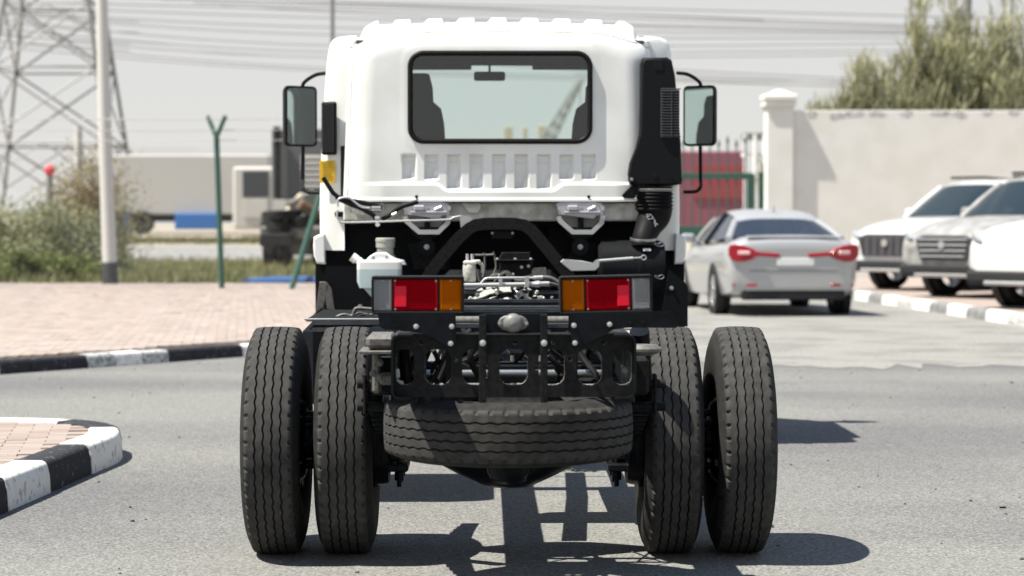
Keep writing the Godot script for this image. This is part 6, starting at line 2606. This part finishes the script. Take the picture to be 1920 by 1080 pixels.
func build_plants() -> void:
	feather_tree(away(1612, 300, 50) * Vector3(1, 0, 1), 5.0, 1.5, 11, "low feathery tamarisk tree over the wall beside the capped pillar")
	feather_tree(away(1735, 300, 51) * Vector3(1, 0, 1), 6.6, 1.5, 12, "tall feathery tamarisk tree beside the dark utility pole")
	feather_tree(away(1800, 300, 52.5) * Vector3(1, 0, 1), 6.9, 1.6, 13, "feathery tamarisk tree growing round the dark utility pole")
	feather_tree(away(1895, 300, 51) * Vector3(1, 0, 1), 6.7, 1.6, 14, "full feathery tamarisk tree beyond the utility pole")
	feather_tree(away(1690, 300, 50) * Vector3(1, 0, 1), 4.4, 1.7, 15, "short feathery tamarisk tree filling the gap above the wall")
	feather_tree(away(1556, 300, 50.5) * Vector3(1, 0, 1), 4.3, 1.5, 16, "lowest feathery tamarisk tree leaning out beside the pillar cap")
	var gr := Color(0.24, 0.255, 0.14)
	var green := Color(0.15, 0.18, 0.055)
	bush("grey_bush", away(60, 400, 47) * Vector3(1, 0, 1), Vector3(2.9, 2.1, 2.0), 14000, 0.1, gr, 21, "large grey green bush by the lamp column")
	bush("grey_bush", away(175, 400, 49) * Vector3(1, 0, 1), Vector3(1.5, 1.5, 1.4), 6000, 0.09, gr, 22, "smaller grey bush behind the lamp column")
	bush("dry_bush", away(172, 400, 57) * Vector3(1, 0, 1) + Vector3(0, rise(57), 0), Vector3(0.9, 3.2, 0.9), 6000, 0.12, Color(0.25, 0.2, 0.09), 23, "narrow dry yellow bush beside the pale post")
	bush("green_bush", away(55, 400, 44) * Vector3(1, 0, 1), Vector3(2.4, 0.75, 1.2), 8000, 0.09, green, 24, "low bright green bush at the pavement edge under the grey bush")
	bush("green_bush", away(140, 400, 44.5) * Vector3(1, 0, 1), Vector3(1.3, 0.65, 1.0), 4000, 0.08, green, 25, "small green bush at the foot of the lamp column")
	bush("grey_bush", away(222, 400, 60) * Vector3(1, 0, 1) + Vector3(0, rise(60), 0), Vector3(0.9, 2.3, 0.9), 1200, 0.09, gr, 26, "thin grey bush in front of the white box trailer")
	# verge grass between pavement and far road
	rng.seed = 31
	var b := B.new()
	b.use_col = true
	for i in 26000:
		var d := rng.randf_range(42.7, 59.0)
		var x := rng.randf_range(-0.26, -0.07) * d
		if d > 51.0 and rng.randf() < 0.4:
			continue
		var px := 960.0 + x / d * F
		if d < 44.5 and px > 330.0:
			continue
		var t := rng.randf_range(0.6, 1.3)
		var dry := rng.randf()
		var c := Color(0.16, 0.185, 0.06).lerp(Color(0.27, 0.25, 0.13), dry)
		leafy(b, Vector3(x, rise(d) - 0.02, -d), Vector3(rng.randfn(0, 0.35), 1.0, rng.randfn(0, 0.35)).normalized(), rng.randf_range(0.12, 0.42), 0.016, Color(c.r * t, c.g * t, c.b * t))
	var g := single(b, "verge_grass", M.leaf, "rough patchy green grass on the verge behind the fence", "grass", "", "stuff")
	g.set_meta("kind", "stuff")
	b = B.new()
	b.use_col = true
	for i in 5000:
		var d := rng.randf_range(83.0, 90.0)
		var x := rng.randf_range(-0.26, -0.07) * d
		var t := rng.randf_range(0.6, 1.2)
		leafy(b, Vector3(x, rise(d) - 0.02, -d), Vector3(rng.randfn(0, 0.4), 1.0, rng.randfn(0, 0.4)).normalized(), rng.randf_range(0.1, 0.3), 0.03, Color(0.17 * t, 0.17 * t, 0.07 * t))
	single(b, "far_grass", M.leaf, "strip of dry grass along the far side of the road", "grass", "", "stuff")
